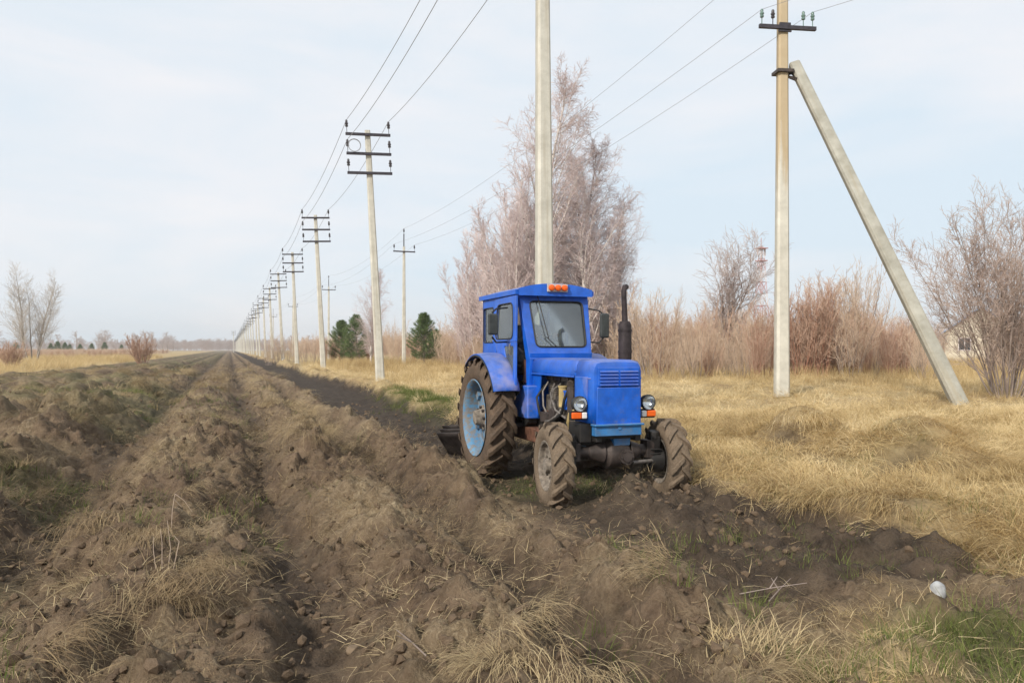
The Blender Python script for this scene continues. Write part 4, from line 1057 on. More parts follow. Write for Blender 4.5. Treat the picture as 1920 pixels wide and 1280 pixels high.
for r_ in range(5):
    for c_ in range(2):
        mb = MB(); x0 = HX - .122 + c_ * .244; z0 = 1.325 + r_ * .036
        mb.add([(x0 - .11, -2.413, z0), (x0 + .11, -2.413, z0), (x0 + .11, -2.434, z0 - .012), (x0 - .11, -2.434, z0 - .012), (x0 - .11, -2.413, z0 - .026), (x0 + .11, -2.413, z0 - .026)],
               [(0, 1, 2, 3), (3, 2, 5, 4), (0, 3, 4), (1, 5, 2)])
        obj('louvre', mb, M['blue'], gr, smooth=False)
mb = MB()
for s in (-1, 1): mb.box((HX + s * .272, -2.2, 1.385 ), (.1, .3, .012))
mb.box((-.352, -2.15, 1.25), (.02, .3, .3)); 
obj('side_flap', mb, M['blue_fade'], nose, bevel=.006)

# headlights and indicators
for s, cx in ((-1, -.44), (1, .405)):
    mb = MB(); mb.lathe([(0, .12), (.05, .11), (.08, .05), (.088, 0), (.088, -.02), (.08, -.026), (.078, -.01)], (cx, -2.28, 1.11), 'Y', 24)
    hl = obj('headlight', mb, M['rubber'], TR)
    b = MB(); b.lathe([(0, .05), (.04, .035), (.07, .0), (.079, -.018)], (cx, -2.28, 1.11), 'Y', 24); obj('reflector', b, M['chrome'], hl)
    b = MB(); b.lathe([(.079, -.018), (.06, -.03), (.03, -.037), (0, -.039)], (cx, -2.28, 1.11), 'Y', 24); obj('lens', b, M['lens'], hl)
    b = MB(); b.tube([(cx, -2.2, 1.03), (cx - s * .02, -2.2, .97), (cx - s * .14, -2.2, .93)], .014, 6); b.box((cx, -2.24, .985), (.19, .05, .1)); obj('bracket', b, M['dark'], hl)
    b = MB(); b.box((cx + s * .035, -2.283, .985), (.115, .04, .07)); obj('indicator', b, M['orange'], TR, bevel=.012)
    b = MB(); b.box((cx - s * .055, -2.283, .985), (.062, .04, .07)); obj('side_lamp', b, M['white_lens'], TR, bevel=.012)

# exhaust
mb = MB(); ex, ey = .54, -1.5
mb.lathe([(.05, 1.45), (.052, 1.56), (.078, 1.58), (.082, 1.6), (.08, 2.0), (.06, 2.04), (.034, 2.05)], (ex, ey, 0), 'Z', 20)
mu = obj('muffler', mb, M['exhaust'], TR)
mb = MB(); mb.tube([(ex, ey, 2.04), (ex - .005, ey, 2.2), (ex - .012, ey, 2.34), (ex - .006, ey + .01, 2.42), (ex + .018, ey + .03, 2.465), (ex + .05, ey + .06, 2.47)], [.036, .034, .033, .033, .034, .036], 12); obj('exhaust_pipe', mb, M['exhaust'], mu)
mb = MB(); mb.cyl((ex, ey, 1.46), (.2, ey, 1.3), .05, n=10); obj('manifold', mb, M['exhaust'], mu)
for z in (1.66, 1.92):
    mb = MB(); mb.lathe([(.081, z), (.087, z), (.087, z + .025), (.081, z + .025)], (ex, ey, 0), 'Z', 20); obj('band', mb, M['exhaust'], mu)

# ---------------- cab
FTL, FTR, FBR, FBL = [Vector(p) for p in ((-.46, -.46, 2.43), (.54, -.46, 2.43), (.50, -.68, 1.57), (-.385, -.68, 1.57))]
def frame_from(poly, inset, rad, th, nrm, mat, name, parent, k=4, bev=.008):
    """plate with a rounded opening. inset: 4 inner corners"""
    rl = rounded(inset, rad, k); mb = MB()
    mb.ring([poly[i] for i, _ in rl], [p for _, p in rl], th, nrm)
    return obj(name, mb, mat, parent, bevel=bev), [p for _, p in rl]
def pane(loop, th, nrm, mat, name, parent):
    mb = MB(); mb.plate([p + Vector(nrm).normalized() * .012 for p in loop], th, nrm); return obj(name, mb, mat, parent, smooth=False)
def seal(loop, nrm, parent, r_=.011):
    off = Vector(nrm).normalized() * -.004; mb = MB(); pts = [p + off for p in loop]; mb.tube(pts + [pts[0], pts[1]], r_, 6, False); return obj('window_seal', mb, M['rubber'], parent)
CABP = TR
def bil(u, v):  # point on the front plane
    return (FTL * (1 - u) + FTR * u) * v + (FBL * (1 - u) + FBR * u) * (1 - v)
nf = (0, .97, -.24)
fr, lp = frame_from([FTL, FTR, FBR, FBL], [bil(.135, .885), bil(.905, .885), bil(.915, .19), bil(.135, .19)], .07, .05, nf, M['blue'], 'cab_front', TR)
pane(lp, .006, nf, M['glass'], 'windscreen', fr); seal(lp, nf, fr)
# crease and lower apron of the front
mb = MB(); mb.plate([FBL + Vector((.0, -.005, .09)), FBR + Vector((0, -.005, .09)), FBR + Vector((-.0, .03, -.12)), FBL + Vector((0, .03, -.12))], .02, (0, 1, 0)); obj('apron', mb, M['blue'], fr, bevel=.008)
# wiper
mb = MB(); a_, b_ = bil(.25, .97) + Vector((0, -.03, 0)), bil(.33, .3) + Vector((0, -.03, 0)); mb.tube([a_, a_.lerp(b_, .5), b_], .007, 5); mb.tube([bil(.3, .34) + Vector((0, -.025, 0)), bil(.43, .2) + Vector((0, -.025, 0))], .006, 5)
obj('wiper', mb, M['rubber'], fr)
# far side: two windows
XF = .54
def side_poly(x, y0, y1, z0, z1): return [Vector((x, y0, z1)), Vector((x, y1, z1)), Vector((x, y1, z0)), Vector((x, y0, z0))]
for y0, y1 in ((-.46, .24), (.245, .92)):
    f_, l_ = frame_from(side_poly(XF, y0, y1, 1.57, 2.43), side_poly(XF, y0 + .08, y1 - .08, 1.74, 2.32), .06, .04, (-1, 0, 0), M['blue'], 'far_side_panel', TR)
    pane(l_, .005, (-1, 0, 0), M['glass_side'], 'side_window', f_)
mb = MB(); mb.plate([Vector((XF, -.46, 1.568)), Vector((XF, .92, 1.568)), Vector((XF, .92, 1.2)), Vector((XF, -.6, 1.2)), Vector((XF - .03, -.67, 1.568))], .03, (-1, 0, 0)); obj('far_side_wall', mb, M['blue'], TR, smooth=False)
# rear wall
YR = .92
rp = [Vector((-.5, YR, 2.43)), Vector((.54, YR, 2.43)), Vector((.54, YR, 1.2)), Vector((-.5, YR, 1.2))]
f_, l_ = frame_from(rp, [Vector((-.36, YR, 2.33)), Vector((.4, YR, 2.33)), Vector((.4, YR, 1.72)), Vector((-.36, YR, 1.72))], .06, .04, (0, -1, 0), M['blue'], 'cab_rear', TR)
pane(l_, .005, (0, -1, 0), M['glass_side'], 'rear_window', f_)
# near side: fixed rear panel with window
XN = -.5
f_, l_ = frame_from(side_poly(XN, .34, .915, 1.2, 2.425), side_poly(XN, .43, .85, 1.80, 2.29), .03, .04, (1, 0, 0), M['blue'], 'side_panel', TR)
pane(l_, .005, (1, 0, 0), M['glass_side'], 'side_window', f_); seal(l_, (1, 0, 0), f_, .008)
# front pillar top strip and sill of the door opening
mb = MB(); mb.box((XN + .02, -.08, 2.405), (.045, .84, .05)); obj('door_header', mb, M['blue'], TR, bevel=.006)
mb = MB(); mb.plate([Vector((-.455, -.455, 2.43)), Vector((-.38, -.675, 1.57)), Vector((-.38, -.62, 1.2)), Vector((-.39, -.55, 1.2)), Vector((-.41, -.60, 1.57)), Vector((-.47, -.40, 2.43))], .05, (1, 0, 0)); obj('front_pillar', mb, M['blue'], TR, bevel=.006)
mb = MB(); mb.box((-.40, -.545, 1.42), (.04, .06, .3)); obj('door_post_liner', mb, M['rust'], TR)
# door, hinged at its rear edge; it leans outward towards its foot
door = empty('door', (XN - .012, .335, 0), (0, 0, R(-1.5))); door.parent = TR
DL = .93
def dp(y, z): return Vector((-.075 * max(0, 2.4 - z) / 1.15, -y, z))     # y measured forward from the hinge
up_poly = [dp(.0, 2.40), dp(DL - .03, 2.40), dp(DL + .05, 1.80), dp(.0, 1.80)]
f1, l1 = frame_from(up_poly, [dp(.15, 2.31), dp(DL - .13, 2.31), dp(DL - .04, 1.84), dp(.15, 1.84)], .1, .035, (1, 0, 0), M['blue'], 'door_upper', door)
pane(l1, .005, (1, 0, 0), M['glass_side'], 'door_window', f1); seal(l1, (1, 0, 0), f1, .009)
lo_poly = [dp(.1, 1.798), dp(DL + .05, 1.798), dp(DL + .14, 1.24), dp(.62, 1.24)]
f2, l2 = frame_from(lo_poly, [dp(.52, 1.745), dp(DL, 1.745), dp(DL + .05, 1.30), dp(.86, 1.30)], .05, .035, (1, 0, 0), M['blue'], 'door_lower', door)
pane(l2, .005, (1, 0, 0), M['glass_low'], 'door_window', f2)
DL = .9
mb = MB(); mb.tube([(-.03, -DL + .1, 1.62), (-.05, -DL + .1, 1.64), (-.05, -DL + .1, 1.76), (-.03, -DL + .1, 1.78)], .01, 6); mb.cyl((.05, -DL + .05, 1.72), (.12, -DL + .05, 1.66), .012, n=6)
obj('handle', mb, M['pipe'], door)
# roof with visor strip
mb = MB(); rs_ = []; NX, NY = 10, 8
for j in range(NY + 1):
    y = -.56 + 1.54 * j / NY
    for i in range(NX + 1):
        x = -.54 + 1.12 * i / NX; ex_ = abs((x - .02) / .56); ey_ = abs((y - .2) / .78)
        rs_.append((x, y, 2.475 + .085 * (1 - ex_ ** 2.6) * (1 - ey_ ** 4) ** .5 if ey_ < 1 else 2.475))
fs = [(j * (NX + 1) + i, j * (NX + 1) + i + 1, (j + 1) * (NX + 1) + i + 1, (j + 1) * (NX + 1) + i) for j in range(NY) for i in range(NX)]
mb.add(rs_, fs)
def border():
    q = [(i, 0) for i in range(NX + 1)] + [(NX, j) for j in range(1, NY + 1)] + [(i, NY) for i in range(NX - 1, -1, -1)] + [(0, j) for j in range(NY - 1, 0, -1)]
    return [rs_[j * (NX + 1) + i] for i, j in q]
bd = border(); low = [(x, y, 2.415) for x, y, z in bd]; n_ = len(bd)
mb.add(bd + low, [(i, (i + 1) % n_, n_ + (i + 1) % n_, n_ + i) for i in range(n_)] + [tuple(range(n_, 2 * n_))])
roof = obj('roof', mb, M['blue'], TR)
vs = []; 
for i in range(NX + 1):
    x = -.5 + 1.05 * i / NX; e_ = abs((x - .025) / .53); zt = 2.49 + .075 * (1 - e_ ** 2.2); vs += [(x, -.585, 2.40), (x, -.575, zt)]
mb = MB(); mb.add(vs + [(x, y + .03, z) for x, y, z in vs], [(2 * i, 2 * i + 2, 2 * i + 3, 2 * i + 1) for i in range(NX)] + [(2 * i + 1, 2 * i + 3, 2 * i + 3 + 2 * (NX + 1), 2 * i + 1 + 2 * (NX + 1)) for i in range(NX)] + [(2 * i, 2 * i + 2, 2 * i + 2 + 2 * (NX + 1), 2 * i + 2 * (NX + 1)) for i in range(NX)])
obj('visor', mb, M['blue'], roof)
mb = MB(); mb.box((.035, -.60, 2.505), (.29, .03, .105)); lb = obj('lamp_panel', mb, M['lampbox'], roof, bevel=.006)
for x in (-.058, .035, .128):
    mb = MB(); mb.lathe([(.042, 0), (.042, -.02), (.034, -.034), (.015, -.041), (0, -.042)], (x, -.615, 2.505), 'Y', 16); obj('roof_lamp', mb, M['orange'], lb)
# mirrors
for s, mx in ((1, .72), (-1, -.86)):
    mb = MB(); mb.box((mx, -.60, 2.02), (.135, .05, .33 if s > 0 else .27)); mi = obj('mirror', mb, M['mirror_back'], TR, bevel=.03, seg=3)
    b = MB(); b.box((mx, -.571, 2.02), (.11, .006, .27 if s > 0 else .22)); obj('mirror_glass', b, M['chrome'], mi, bevel=.002)
    x0 = .53 if s > 0 else -.56; mid_ = .66 if s > 0 else -.8; y0 = -.49 if s > 0 else -.3
    b = MB(); b.tube([(x0, y0, 2.25), (mid_, -.56, 2.22), (mx, -.57, 2.17)], .012, 6); b.tube([(x0, y0, 1.8), (mid_, -.56, 1.79), (mx, -.57, 1.86)], .012, 6); obj('mirror_arm', b, M['dark'], mi)
# near side body below the door: instrument cowl and foot box
mb = MB(); mb.box((-.0, -.52, 1.2), (.64, .36, .72)); obj('dash_cowl', mb, M['blue'], TR, bevel=.015)
mb = MB(); mb.box((-.36, -.36, 1.03), (.2, .84, .42)); obj('side_tank', mb, M['blue_fade'], TR, bevel=.02)
mb = MB(); mb.plate([(-.33, -.8, .85), (-.33, -.34, .85), (-.33, -.34, 1.38), (-.33, -.92, 1.38)], .02, (1, 0, 0)); obj('cowl_side', mb, M['blue'], TR, bevel=.006)
# floor, far fender, near fender
mb = MB(); mb.box((.02, .15, 1.22), (1.0, 1.5, .04)); obj('cab_floor', mb, M['dark'], TR)
def fender(side):
    xi, xo = side * .55, side * .90; Rf = .855; vs = []; th0, th1, n = R(27), R(128), 18
    prof = [(xi, Rf - .0), (side * .62, Rf + .012), (side * .8, Rf + .01), (side * .9, Rf - .004), (xo, Rf - .03)]
    for k in range(n + 1):
        a = th0 + (th1 - th0) * k / n
        for x, r_ in prof: vs.append((x, -r_ * math.cos(a), .79 + r_ * math.sin(a)))
    m_ = len(prof); mb = MB(); mb.add(vs, [(k * m_ + j, k * m_ + j + 1, (k + 1) * m_ + j + 1, (k + 1) * m_ + j) for k in range(n) for j in range(m_ - 1)])
    o = obj('fender', mb, M['blue_fade'], TR); o.modifiers.new('thick', 'SOLIDIFY').thickness = .012
    # inner wall between fender arch and cab
    mb = MB(); arc = [(xi, -(Rf - .005) * math.cos(th0 + (th1 - th0) * k / n), .79 + (Rf - .005) * math.sin(th0 + (th1 - th0) * k / n)) for k in range(n + 1)]
    inn = [(xi, -.52 * math.cos(th0 + (th1 - th0) * k / n), .79 + .52 * math.sin(th0 + (th1 - th0) * k / n)) for k in range(n + 1)]
    mb.add(arc + inn, [(k, k + 1, n + 2 + k, n + 1 + k) for k in range(n)]); iw = obj('fender_inner', mb, M['dark'], o)
    iw.modifiers.new('thick', 'SOLIDIFY').thickness = .008
    mb = MB(); pts = [(xo, -(Rf - .03) * math.cos(th0 + (th1 - th0) * k / n), .79 + (Rf - .03) * math.sin(th0 + (th1 - th0) * k / n)) for k in range(n + 1)]; mb.tube(pts, .012, 6); obj('fender_edge', mb, M['dark'], o)
fender(-1); fender(1)
# interior: seat, wheel, levers
mb = MB(); mb.box((.02, .3, 1.42), (.5, .5, .14)); obj('seat', mb, M['seat'], TR, bevel=.04)
mb = MB(); mb.box((.02, .58, 1.72), (.5, .1, .5), (R(-8), 0, 0)); obj('backrest', mb, M['seat'], TR, bevel=.04)
mb = MB(); mb.lathe([(.2, -.012), (.212, 0), (.2, .012), (.188, 0)], (0, 0, 0), 'Z', 28, closed=True)
for k in range(3): mb.cyl((0, 0, -.03), (.2 * math.cos(k * 2.094), .2 * math.sin(k * 2.094), 0), .01, n=6)
mb.cyl((0, 0, -.02), (0, 0, -.4), .02, n=8); obj('steering_wheel', mb, M['rubber'], TR, loc=(.02, -.22, 1.82), rot=(R(28), 0, 0))
mb = MB()
for x in (-.2, -.28): mb.cyl((x, -.2, 1.24), (x + .02, -.1, 1.7), .01, n=6); mb.lathe([(0, -.025), (.025, 0), (0, .025)], (x + .02, -.1, 1.71), 'Z', 10)
obj('lever', mb, M['pipe'], TR)

# ---------------- driver
def driver():
    root = (4.02, 9.84 + .26, 0)
    J = {}; V = []; Ed = []; Rd = []
    def v(n, p, r, par=None):
        J[n] = len(V); V.append(p); Rd.append(r)
        if par: Ed.append((J[par], J[n]))
    v('pelvis', (0, .12, 1.57), .15); v('belly', (0, .13, 1.72), .145, 'pelvis'); v('chest', (0, .1, 1.9), .16, 'belly'); v('neckb', (0, .07, 2.05), .085, 'chest'); v('neck', (0, .045, 2.12), .058, 'neckb'); v('headb', (0, .03, 2.17), .055, 'neck')
    for s in (-1, 1):
        q = 'LR'[s > 0]
        v('hip' + q, (s * .1, .06, 1.56), .105, 'pelvis'); v('thigh' + q, (s * .13, -.14, 1.58), .085, 'hip' + q); v('knee' + q, (s * .15, -.34, 1.58), .065, 'thigh' + q); v('calf' + q, (s * .15, -.38, 1.42), .058, 'knee' + q); v('ankle' + q, (s * .15, -.4, 1.3), .045, 'calf' + q); v('toe' + q, (s * .16, -.54, 1.28), .04, 'ankle' + q)
        v('sho' + q, (s * .19, .08, 2.0), .075, 'chest'); v('elb' + q, (s * .25, -.08, 1.8), .05, 'sho' + q); v('fore' + q, (s * .22, -.24, 1.84), .042, 'elb' + q); v('wri' + q, (s * .175, -.4, 1.88), .028, 'fore' + q); v('palm' + q, (s * .165, -.45, 1.9), .03, 'wri' + q)
        for k in range(4):
            dx = s * (.028 - .018 * k); l = (.8, 1, .95, .75)[k]
            v('f%d%s' % (k, q), (s * .16 + dx, -.485, 1.915), .0105, 'palm' + q); v('g%d%s' % (k, q), (s * .155 + dx, -.505, 1.9 - .012 * l), .0095, 'f%d%s' % (k, q)); v('h%d%s' % (k, q), (s * .15 + dx, -.495, 1.88 - .012 * l), .008, 'g%d%s' % (k, q))
        v('t0' + q, (s * .135, -.45, 1.885), .0115, 'palm' + q); v('t1' + q, (s * .12, -.47, 1.872), .009, 't0' + q)
    me = bpy.data.meshes.new('person_skin'); me.from_pydata(V, Ed, []); o = bpy.data.objects.new('person_skin', me); COL.objects.link(o)
    sk = o.modifiers.new('skin', 'SKIN'); me.skin_vertices  if me.skin_vertices else None
    if not me.skin_vertices: me.attributes
    bpy.context.view_layer.objects.active = o
    bpy.context.view_layer.update()
    if not me.skin_vertices:
        bpy.ops.object.skin_root_mark({'object': o}) if False else None
    for i, r_ in enumerate(Rd):
        if me.skin_vertices: me.skin_vertices[0].data[i].radius = (r_, r_ * (.75 if i in (0, 1, 2) else 1)); me.skin_vertices[0].data[i].use_root = (i == 0)
    o.modifiers.new('sub', 'SUBSURF').levels = 1; o.modifiers['sub'].render_levels = 1
    dg = bpy.context.evaluated_depsgraph_get(); m2 = bpy.data.meshes.new_from_object(o.evaluated_get(dg)); bpy.data.objects.remove(o)
    # head with a face, in the same mesh
    bm = bmesh.new(); bm.from_mesh(m2); nb = len(bm.faces)
    r = bmesh.ops.create_uvsphere(bm, u_segments=24, v_segments=16, radius=1)
    c = Vector((0, .0, 2.265))
    for w in r['verts']:
        p = w.co.copy(); x, y, z = p.x * .077, p.y * .098, p.z * .118
        if y < 0 and z < -.02: x *= 1 - .25 * min(1, (-z - .02) / .1)
        if y < -.06 and abs(x) < .02 and -.045 < z < .02: y -= .02 * (1 - abs(z + .03) / .06)       # nose
        if y < -.06 and .012 < abs(x) < .045 and .0 < z < .03: y += .012                              # eye sockets
        if y < -.06 and abs(x) < .03 and -.07 < z < -.055: y -= .006                                  # lips
        if abs(x) > .066 and abs(y) < .03 and abs(z) < .03: x *= 1.18                                  # ears
        w.co = Vector((x, y, z)) + c
    bm.faces.ensure_lookup_table()
    for i, fc in enumerate(bm.faces):
        cc = fc.calc_center_median(); fc.smooth = True
        if i >= nb: fc.material_index = 2 if (cc.z > 2.325 or (cc.y > .02 and cc.z > 2.24)) else 1
        else: fc.material_index = 1 if (cc.y < -.37 and cc.z > 1.75) or cc.z > 2.1 else 0
    me3 = bpy.data.meshes.new('person'); bm.to_mesh(me3); bm.free()
    for m_ in ('jacket', 'skin', 'hair'): me3.materials.append(M[m_])
    p = bpy.data.objects.new('person', me3); COL.objects.link(p); p.location = root
    tag(p, 'driver in a grey jacket sitting behind the windscreen holding the steering wheel', 'person')
driver()

# ---------------- plough behind the rear wheels
PL = empty('plough', (4.0, 11.75, -.02)); tag(PL, 'dark steel plough trailing low behind the tractor in the fresh furrow', 'plough')
mb = MB(); mb.box((0, .1, .62), (.14, 2.2, .12), (0, 0, R(6))); mb.box((-.0, -.5, .66), (.9, .1, .1)); mb.cyl((-.42, -.5, .6), (-.3, -1.35, .55), .035, n=8); mb.cyl((.28, -.5, .6), (.25, -1.35, .55), .035, n=8); mb.tube([(-.1, -.5, .7), (-.08, -.7, 1.1), (-.03, -1.35, 1.05)], .035, 8)
obj('beam', mb, M['steelblue'], PL, bevel=.01)
for k, (dx, dy) in enumerate(((-.2, -.2), (.02, .4), (.22, 1.0))):
    mb = MB(); vs = []
    for i in range(7):
        f = i / 6
        for j in range(6):
            g = j / 5; tw = f * 1.1
            vs.append((dx - .5 * f - .18 * g * f + .1 * (1 - g) * f, dy + .55 * f - .22 * (g ** 1.5) * (1 - f * .6), -.05 + .5 * g * (1 - .15 * f) ))
    mb.add(vs, [(i * 6 + j, i * 6 + j + 1, i * 6 + j + 7, i * 6 + j + 6) for i in range(6) for j in range(5)])
    o = obj('mouldboard', mb, M['steelblue'], PL); o.modifiers.new('thick', 'SOLIDIFY').thickness = .014
    mb = MB(); mb.box((dx + .03, dy + .05, .32), (.06, .12, .6), (R(10), 0, 0)); obj('leg', mb, M['steelblue'], PL, bevel=.008)
# ------------------------------------------------------------------ dry grass, straw, clods
def clump_mesh(name, n, l0, l1, spread, width, lean, seed, mat, oneway=0, segs=3):
    """blades bent over; oneway: share of lean that points along +X"""
    r = np.random.default_rng(seed); co = []; fs = []; bl = []
    for b in range(n):
        a = r.uniform(0, 6.283); rad = spread * math.sqrt(r.random()); p = np.array([rad * math.cos(a), rad * math.sin(a), -.02])
        az = a + r.normal(0, .6) if r.random() > oneway else r.normal(0, .45)
        L = r.uniform(l0, l1); el = max(.05, math.radians(90) - abs(r.normal(lean, .25))); w = width * r.uniform(.6, 1.3); v = r.random()
        side = np.array([-math.sin(az), math.cos(az), 0]) * w / 2; curl = r.uniform(.2, .9)
        base = len(co)
        for k in range(segs + 1):
            ww = (1 - k / segs * .8); co += [p - side * ww, p + side * ww]; bl += [v, v]
            p = p + L / segs * np.array([math.cos(az) * math.cos(el), math.sin(az) * math.cos(el), math.sin(el)]); el -= curl / segs * 1.6; az += r.normal(0, .12)
            el = max(el, -.9)
        for k in range(segs): fs.append((base + 2 * k, base + 2 * k + 1, base + 2 * k + 3, base + 2 * k + 2))
    me = quad_mesh(name, np.array(co), np.array(fs), False); at_ = me.attributes.new('blade', 'FLOAT', 'POINT'); at_.data.foreach_set('value', np.array(bl, np.float32)); me.materials.append(mat); return me
meadow_src = [clump_mesh('meadow_clump', 60, .08, .34, .2, .005, 1.25, 100 + k, M['meadow'], .45) for k in range(5)]
tall_src = [clump_mesh('tall_clump', 26, .35, .8, .2, .007, .28, 120 + k, M['meadow'], 0) for k in range(3)]
straw_src = [clump_mesh('straw_clump', 55, .1, .36, .13, .004, 1.3, 140 + k, M['straw'], .8, 4) for k in range(5)]
litter_src = [clump_mesh('straw_litter', 34, .04, .17, .28, .0032, 1.5, 160 + k, M['straw'], 0, 2) for k in range(4)]
green_src = [clump_mesh('green_clump', 30, .05, .16, .13, .0045, .5, 180 + k, M['green'], 0, 2) for k in range(3)]

def field_w(x, y):
    er = field_edge_right(y); return (x > -11.8) & (x < er - .05)
def lay(name, n, t0, t1, srcs, s0, s1, label, keep, tint, tilt=.2, u0=-350, u1=2270, power=1, zoff=0, cat='grass', rz=None, tall=1.0):
    x, y, t = sector(n, t0, t1, u0, u1, power); p = keep(x, y, t); k = RNG.random(len(x)) < p; x, y, t = x[k], y[k], t[k]; n = len(x)
    z = terrain(x, y) + zoff; s = RNG.uniform(s0, s1, n) * (1 + .35 * np.maximum(0, np.log(t / 9)))
    rot = rand_rot(n, tilt)
    if rz is not None: rot[:, 2] = rz(x, y)
    c = src_collection(name + '_clumps', srcs)
    return scatter(name, np.stack([x, y, z], 1), rot, np.stack([s, s, s * tall], 1), np.clip(tint(x, y), 0, 1), RNG.integers(0, len(srcs), n), c, label, cat)
meadow_tint = lambda x, y: .63 + .8 * fbm(x * .5, y * .5, 200, 4) - .45 * hollow_shade(x * .97, y) - .2 * sstep(7, 4, y) + RNG.normal(0, .14, len(x))  # blades also tinted darker where mound shade is painted
hollow = hollow_shade
def k_meadow(x, y, t):
    er = field_edge_right(y); return np.where(x > er - .05, (1 - .93 * hollow(x, y)) * (1 - .9 * bump(x, 5.15, .5) * bump(y, 20.5, 4.5)), 0) * (.55 + .45 * sstep(0, .5, x - er))
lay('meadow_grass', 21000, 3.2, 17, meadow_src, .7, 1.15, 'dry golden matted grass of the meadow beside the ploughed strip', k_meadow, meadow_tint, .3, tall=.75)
lay('meadow_grass', 21000, 17, 62, meadow_src, .75, 1.2, 'dry golden grass farther back on the meadow', lambda x, y, t: np.where(x > field_edge_right(y), .9, 0) * (1 - .95 * bump(x, 5.15, .5) * bump(y, 20.5, 4.5)), meadow_tint, .3)
lay('tall_dry_grass', 12000, 22, 85, tall_src, .5, .85, 'taller standing dry weeds along the pole row and thicket', lambda x, y, t: np.where(x > 6.6, sstep(.0, .25, fbm(x * .12, y * .12, 210, 2) + .12 + .2 * sstep(28, 36, t)), 0), lambda x, y: .3 + .5 * fbm(x * .2, y * .2, 220, 3) + RNG.normal(0, .12, len(x)), .12)
lay('tall_dry_grass', 9000, 40, 150, tall_src, .5, .95, 'standing dry grass of the left meadow', lambda x, y, t: np.where(x < -11.6, .9, 0), lambda x, y: .5 + .5 * fbm(x * .1, y * .1, 230, 3) + RNG.normal(0, .12, len(x)), .12, -500, 500)
lay('edge_weeds', 500, 3.4, 30, tall_src, .3, .55, 'thin dry weed stalks along the field edge', lambda x, y, t: np.where((x > field_edge_right(y) - .3), .35, .03), lambda x, y: .25 + RNG.normal(0, .12, len(x)), .15)
def k_near_strip(x, y, t):
    return sstep(4.0, 3.2, y) * sstep(1.9, 2.8, x) * sstep(-.12, .12, fbm(x * .9, y * .9, 72, 3) + .1)
lay('strip_grass', 900, 3.2, 6.5, meadow_src, .4, .7, 'short dry grass at the near end of the turned soil', k_near_strip, lambda x, y: .55 + RNG.normal(0, .15, len(x)), .3)
# straw on the turned sods: tufts hang over the ridges, loose litter everywhere
def ridge_w(x, y): return ridge_profile(wobble(x, y))
def open_soil(x, y): return np.where((x > 2.5) & (y > 3.7), 0, np.where((x > 1.75) & (y > 3.4), .3, 1))
def k_straw(x, y, t):
    rid, hol = ridge_w(x, y); pn = sstep(.03, .24, fbm(x * 1.0, y * .8, 240, 3))
    return np.where(field_w(x, y), (.2 + .8 * rid) * pn * (1 - .9 * hol), 0) * open_soil(x, y) 
straw_tint = lambda x, y: .36 + .6 * fbm(x * .6, y * .5, 250, 3) + RNG.normal(0, .16, len(x))
down = lambda x, y: RNG.choice([.35, -.5, 2.8, 3.6], len(x)) + RNG.normal(0, .7, len(x)) - .35
lay('straw_tufts', 2500, 3.2, 15, straw_src, .55, .95, 'bent dry straw tufts hanging over the turned sods', k_straw, straw_tint, .3, rz=down)
lay('straw_tufts', 8000, 15, 60, straw_src, .7, 1.2, 'dry straw tufts on the ridges farther along the field', k_straw, straw_tint, .3, rz=down, u1=1000)
lay('straw_litter', 12000, 3.2, 16, litter_src, .7, 1.3, 'loose straw bits lying on the turned soil', lambda x, y, t: np.where(field_w(x, y), .55 - .45 * ridge_w(x, y)[1], 0) * np.where((x > 2.4) & (y > 3.5), .15, 1), straw_tint, .25, zoff=.01)
lay('green_grass', 12000, 3.2, 26, green_src, .7, 1.3, 'short young green grass patches', lambda x, y, t: np.where((x > 3.2) & (y < 3.9), .75 * sstep(-.1, .2, fbm(x * 1.1, y * 1.1, 84, 3)), 0) + np.where(field_w(x, y), .6 * sstep(.1, .32, fbm(x * .55, y * .4, 81, 4)) * np.where(x < -.8, 1.3, .4) * open_soil(x, y), .8 * sstep(.0, .25, fbm(x * .8, y * .7, 83, 3)) * sstep(12, 6, y)) + 1.0 * bump(x, 5.15, .5) * bump(y, 20.5, 4.5) + .6 * bump(x, 3.9, .8) * bump(y, 8.6, .8), lambda x, y: .4 + RNG.normal(0, .2, len(x)), .2)
lay('green_grass', 1800, 3.2, 7, green_src, .6, 1.2, 'fresh green grass low at the near right corner', lambda x, y, t: np.where((x > 2.6) & (y < 4.0), .9 * sstep(-.12, .15, fbm(x * 1.1, y * 1.1, 84, 3)), .08), lambda x, y: .5 + RNG.normal(0, .2, len(x)), .2, u0=1100)
lay('green_grass', 3500, 14, 28, green_src, .7, 1.2, 'green grass strip beside the fresh furrow behind the tractor', lambda x, y, t: bump(x, 5.15, .45) * bump(y, 20.5, 4.5), lambda x, y: .45 + RNG.normal(0, .2, len(x)), .2, u0=640, u1=850)
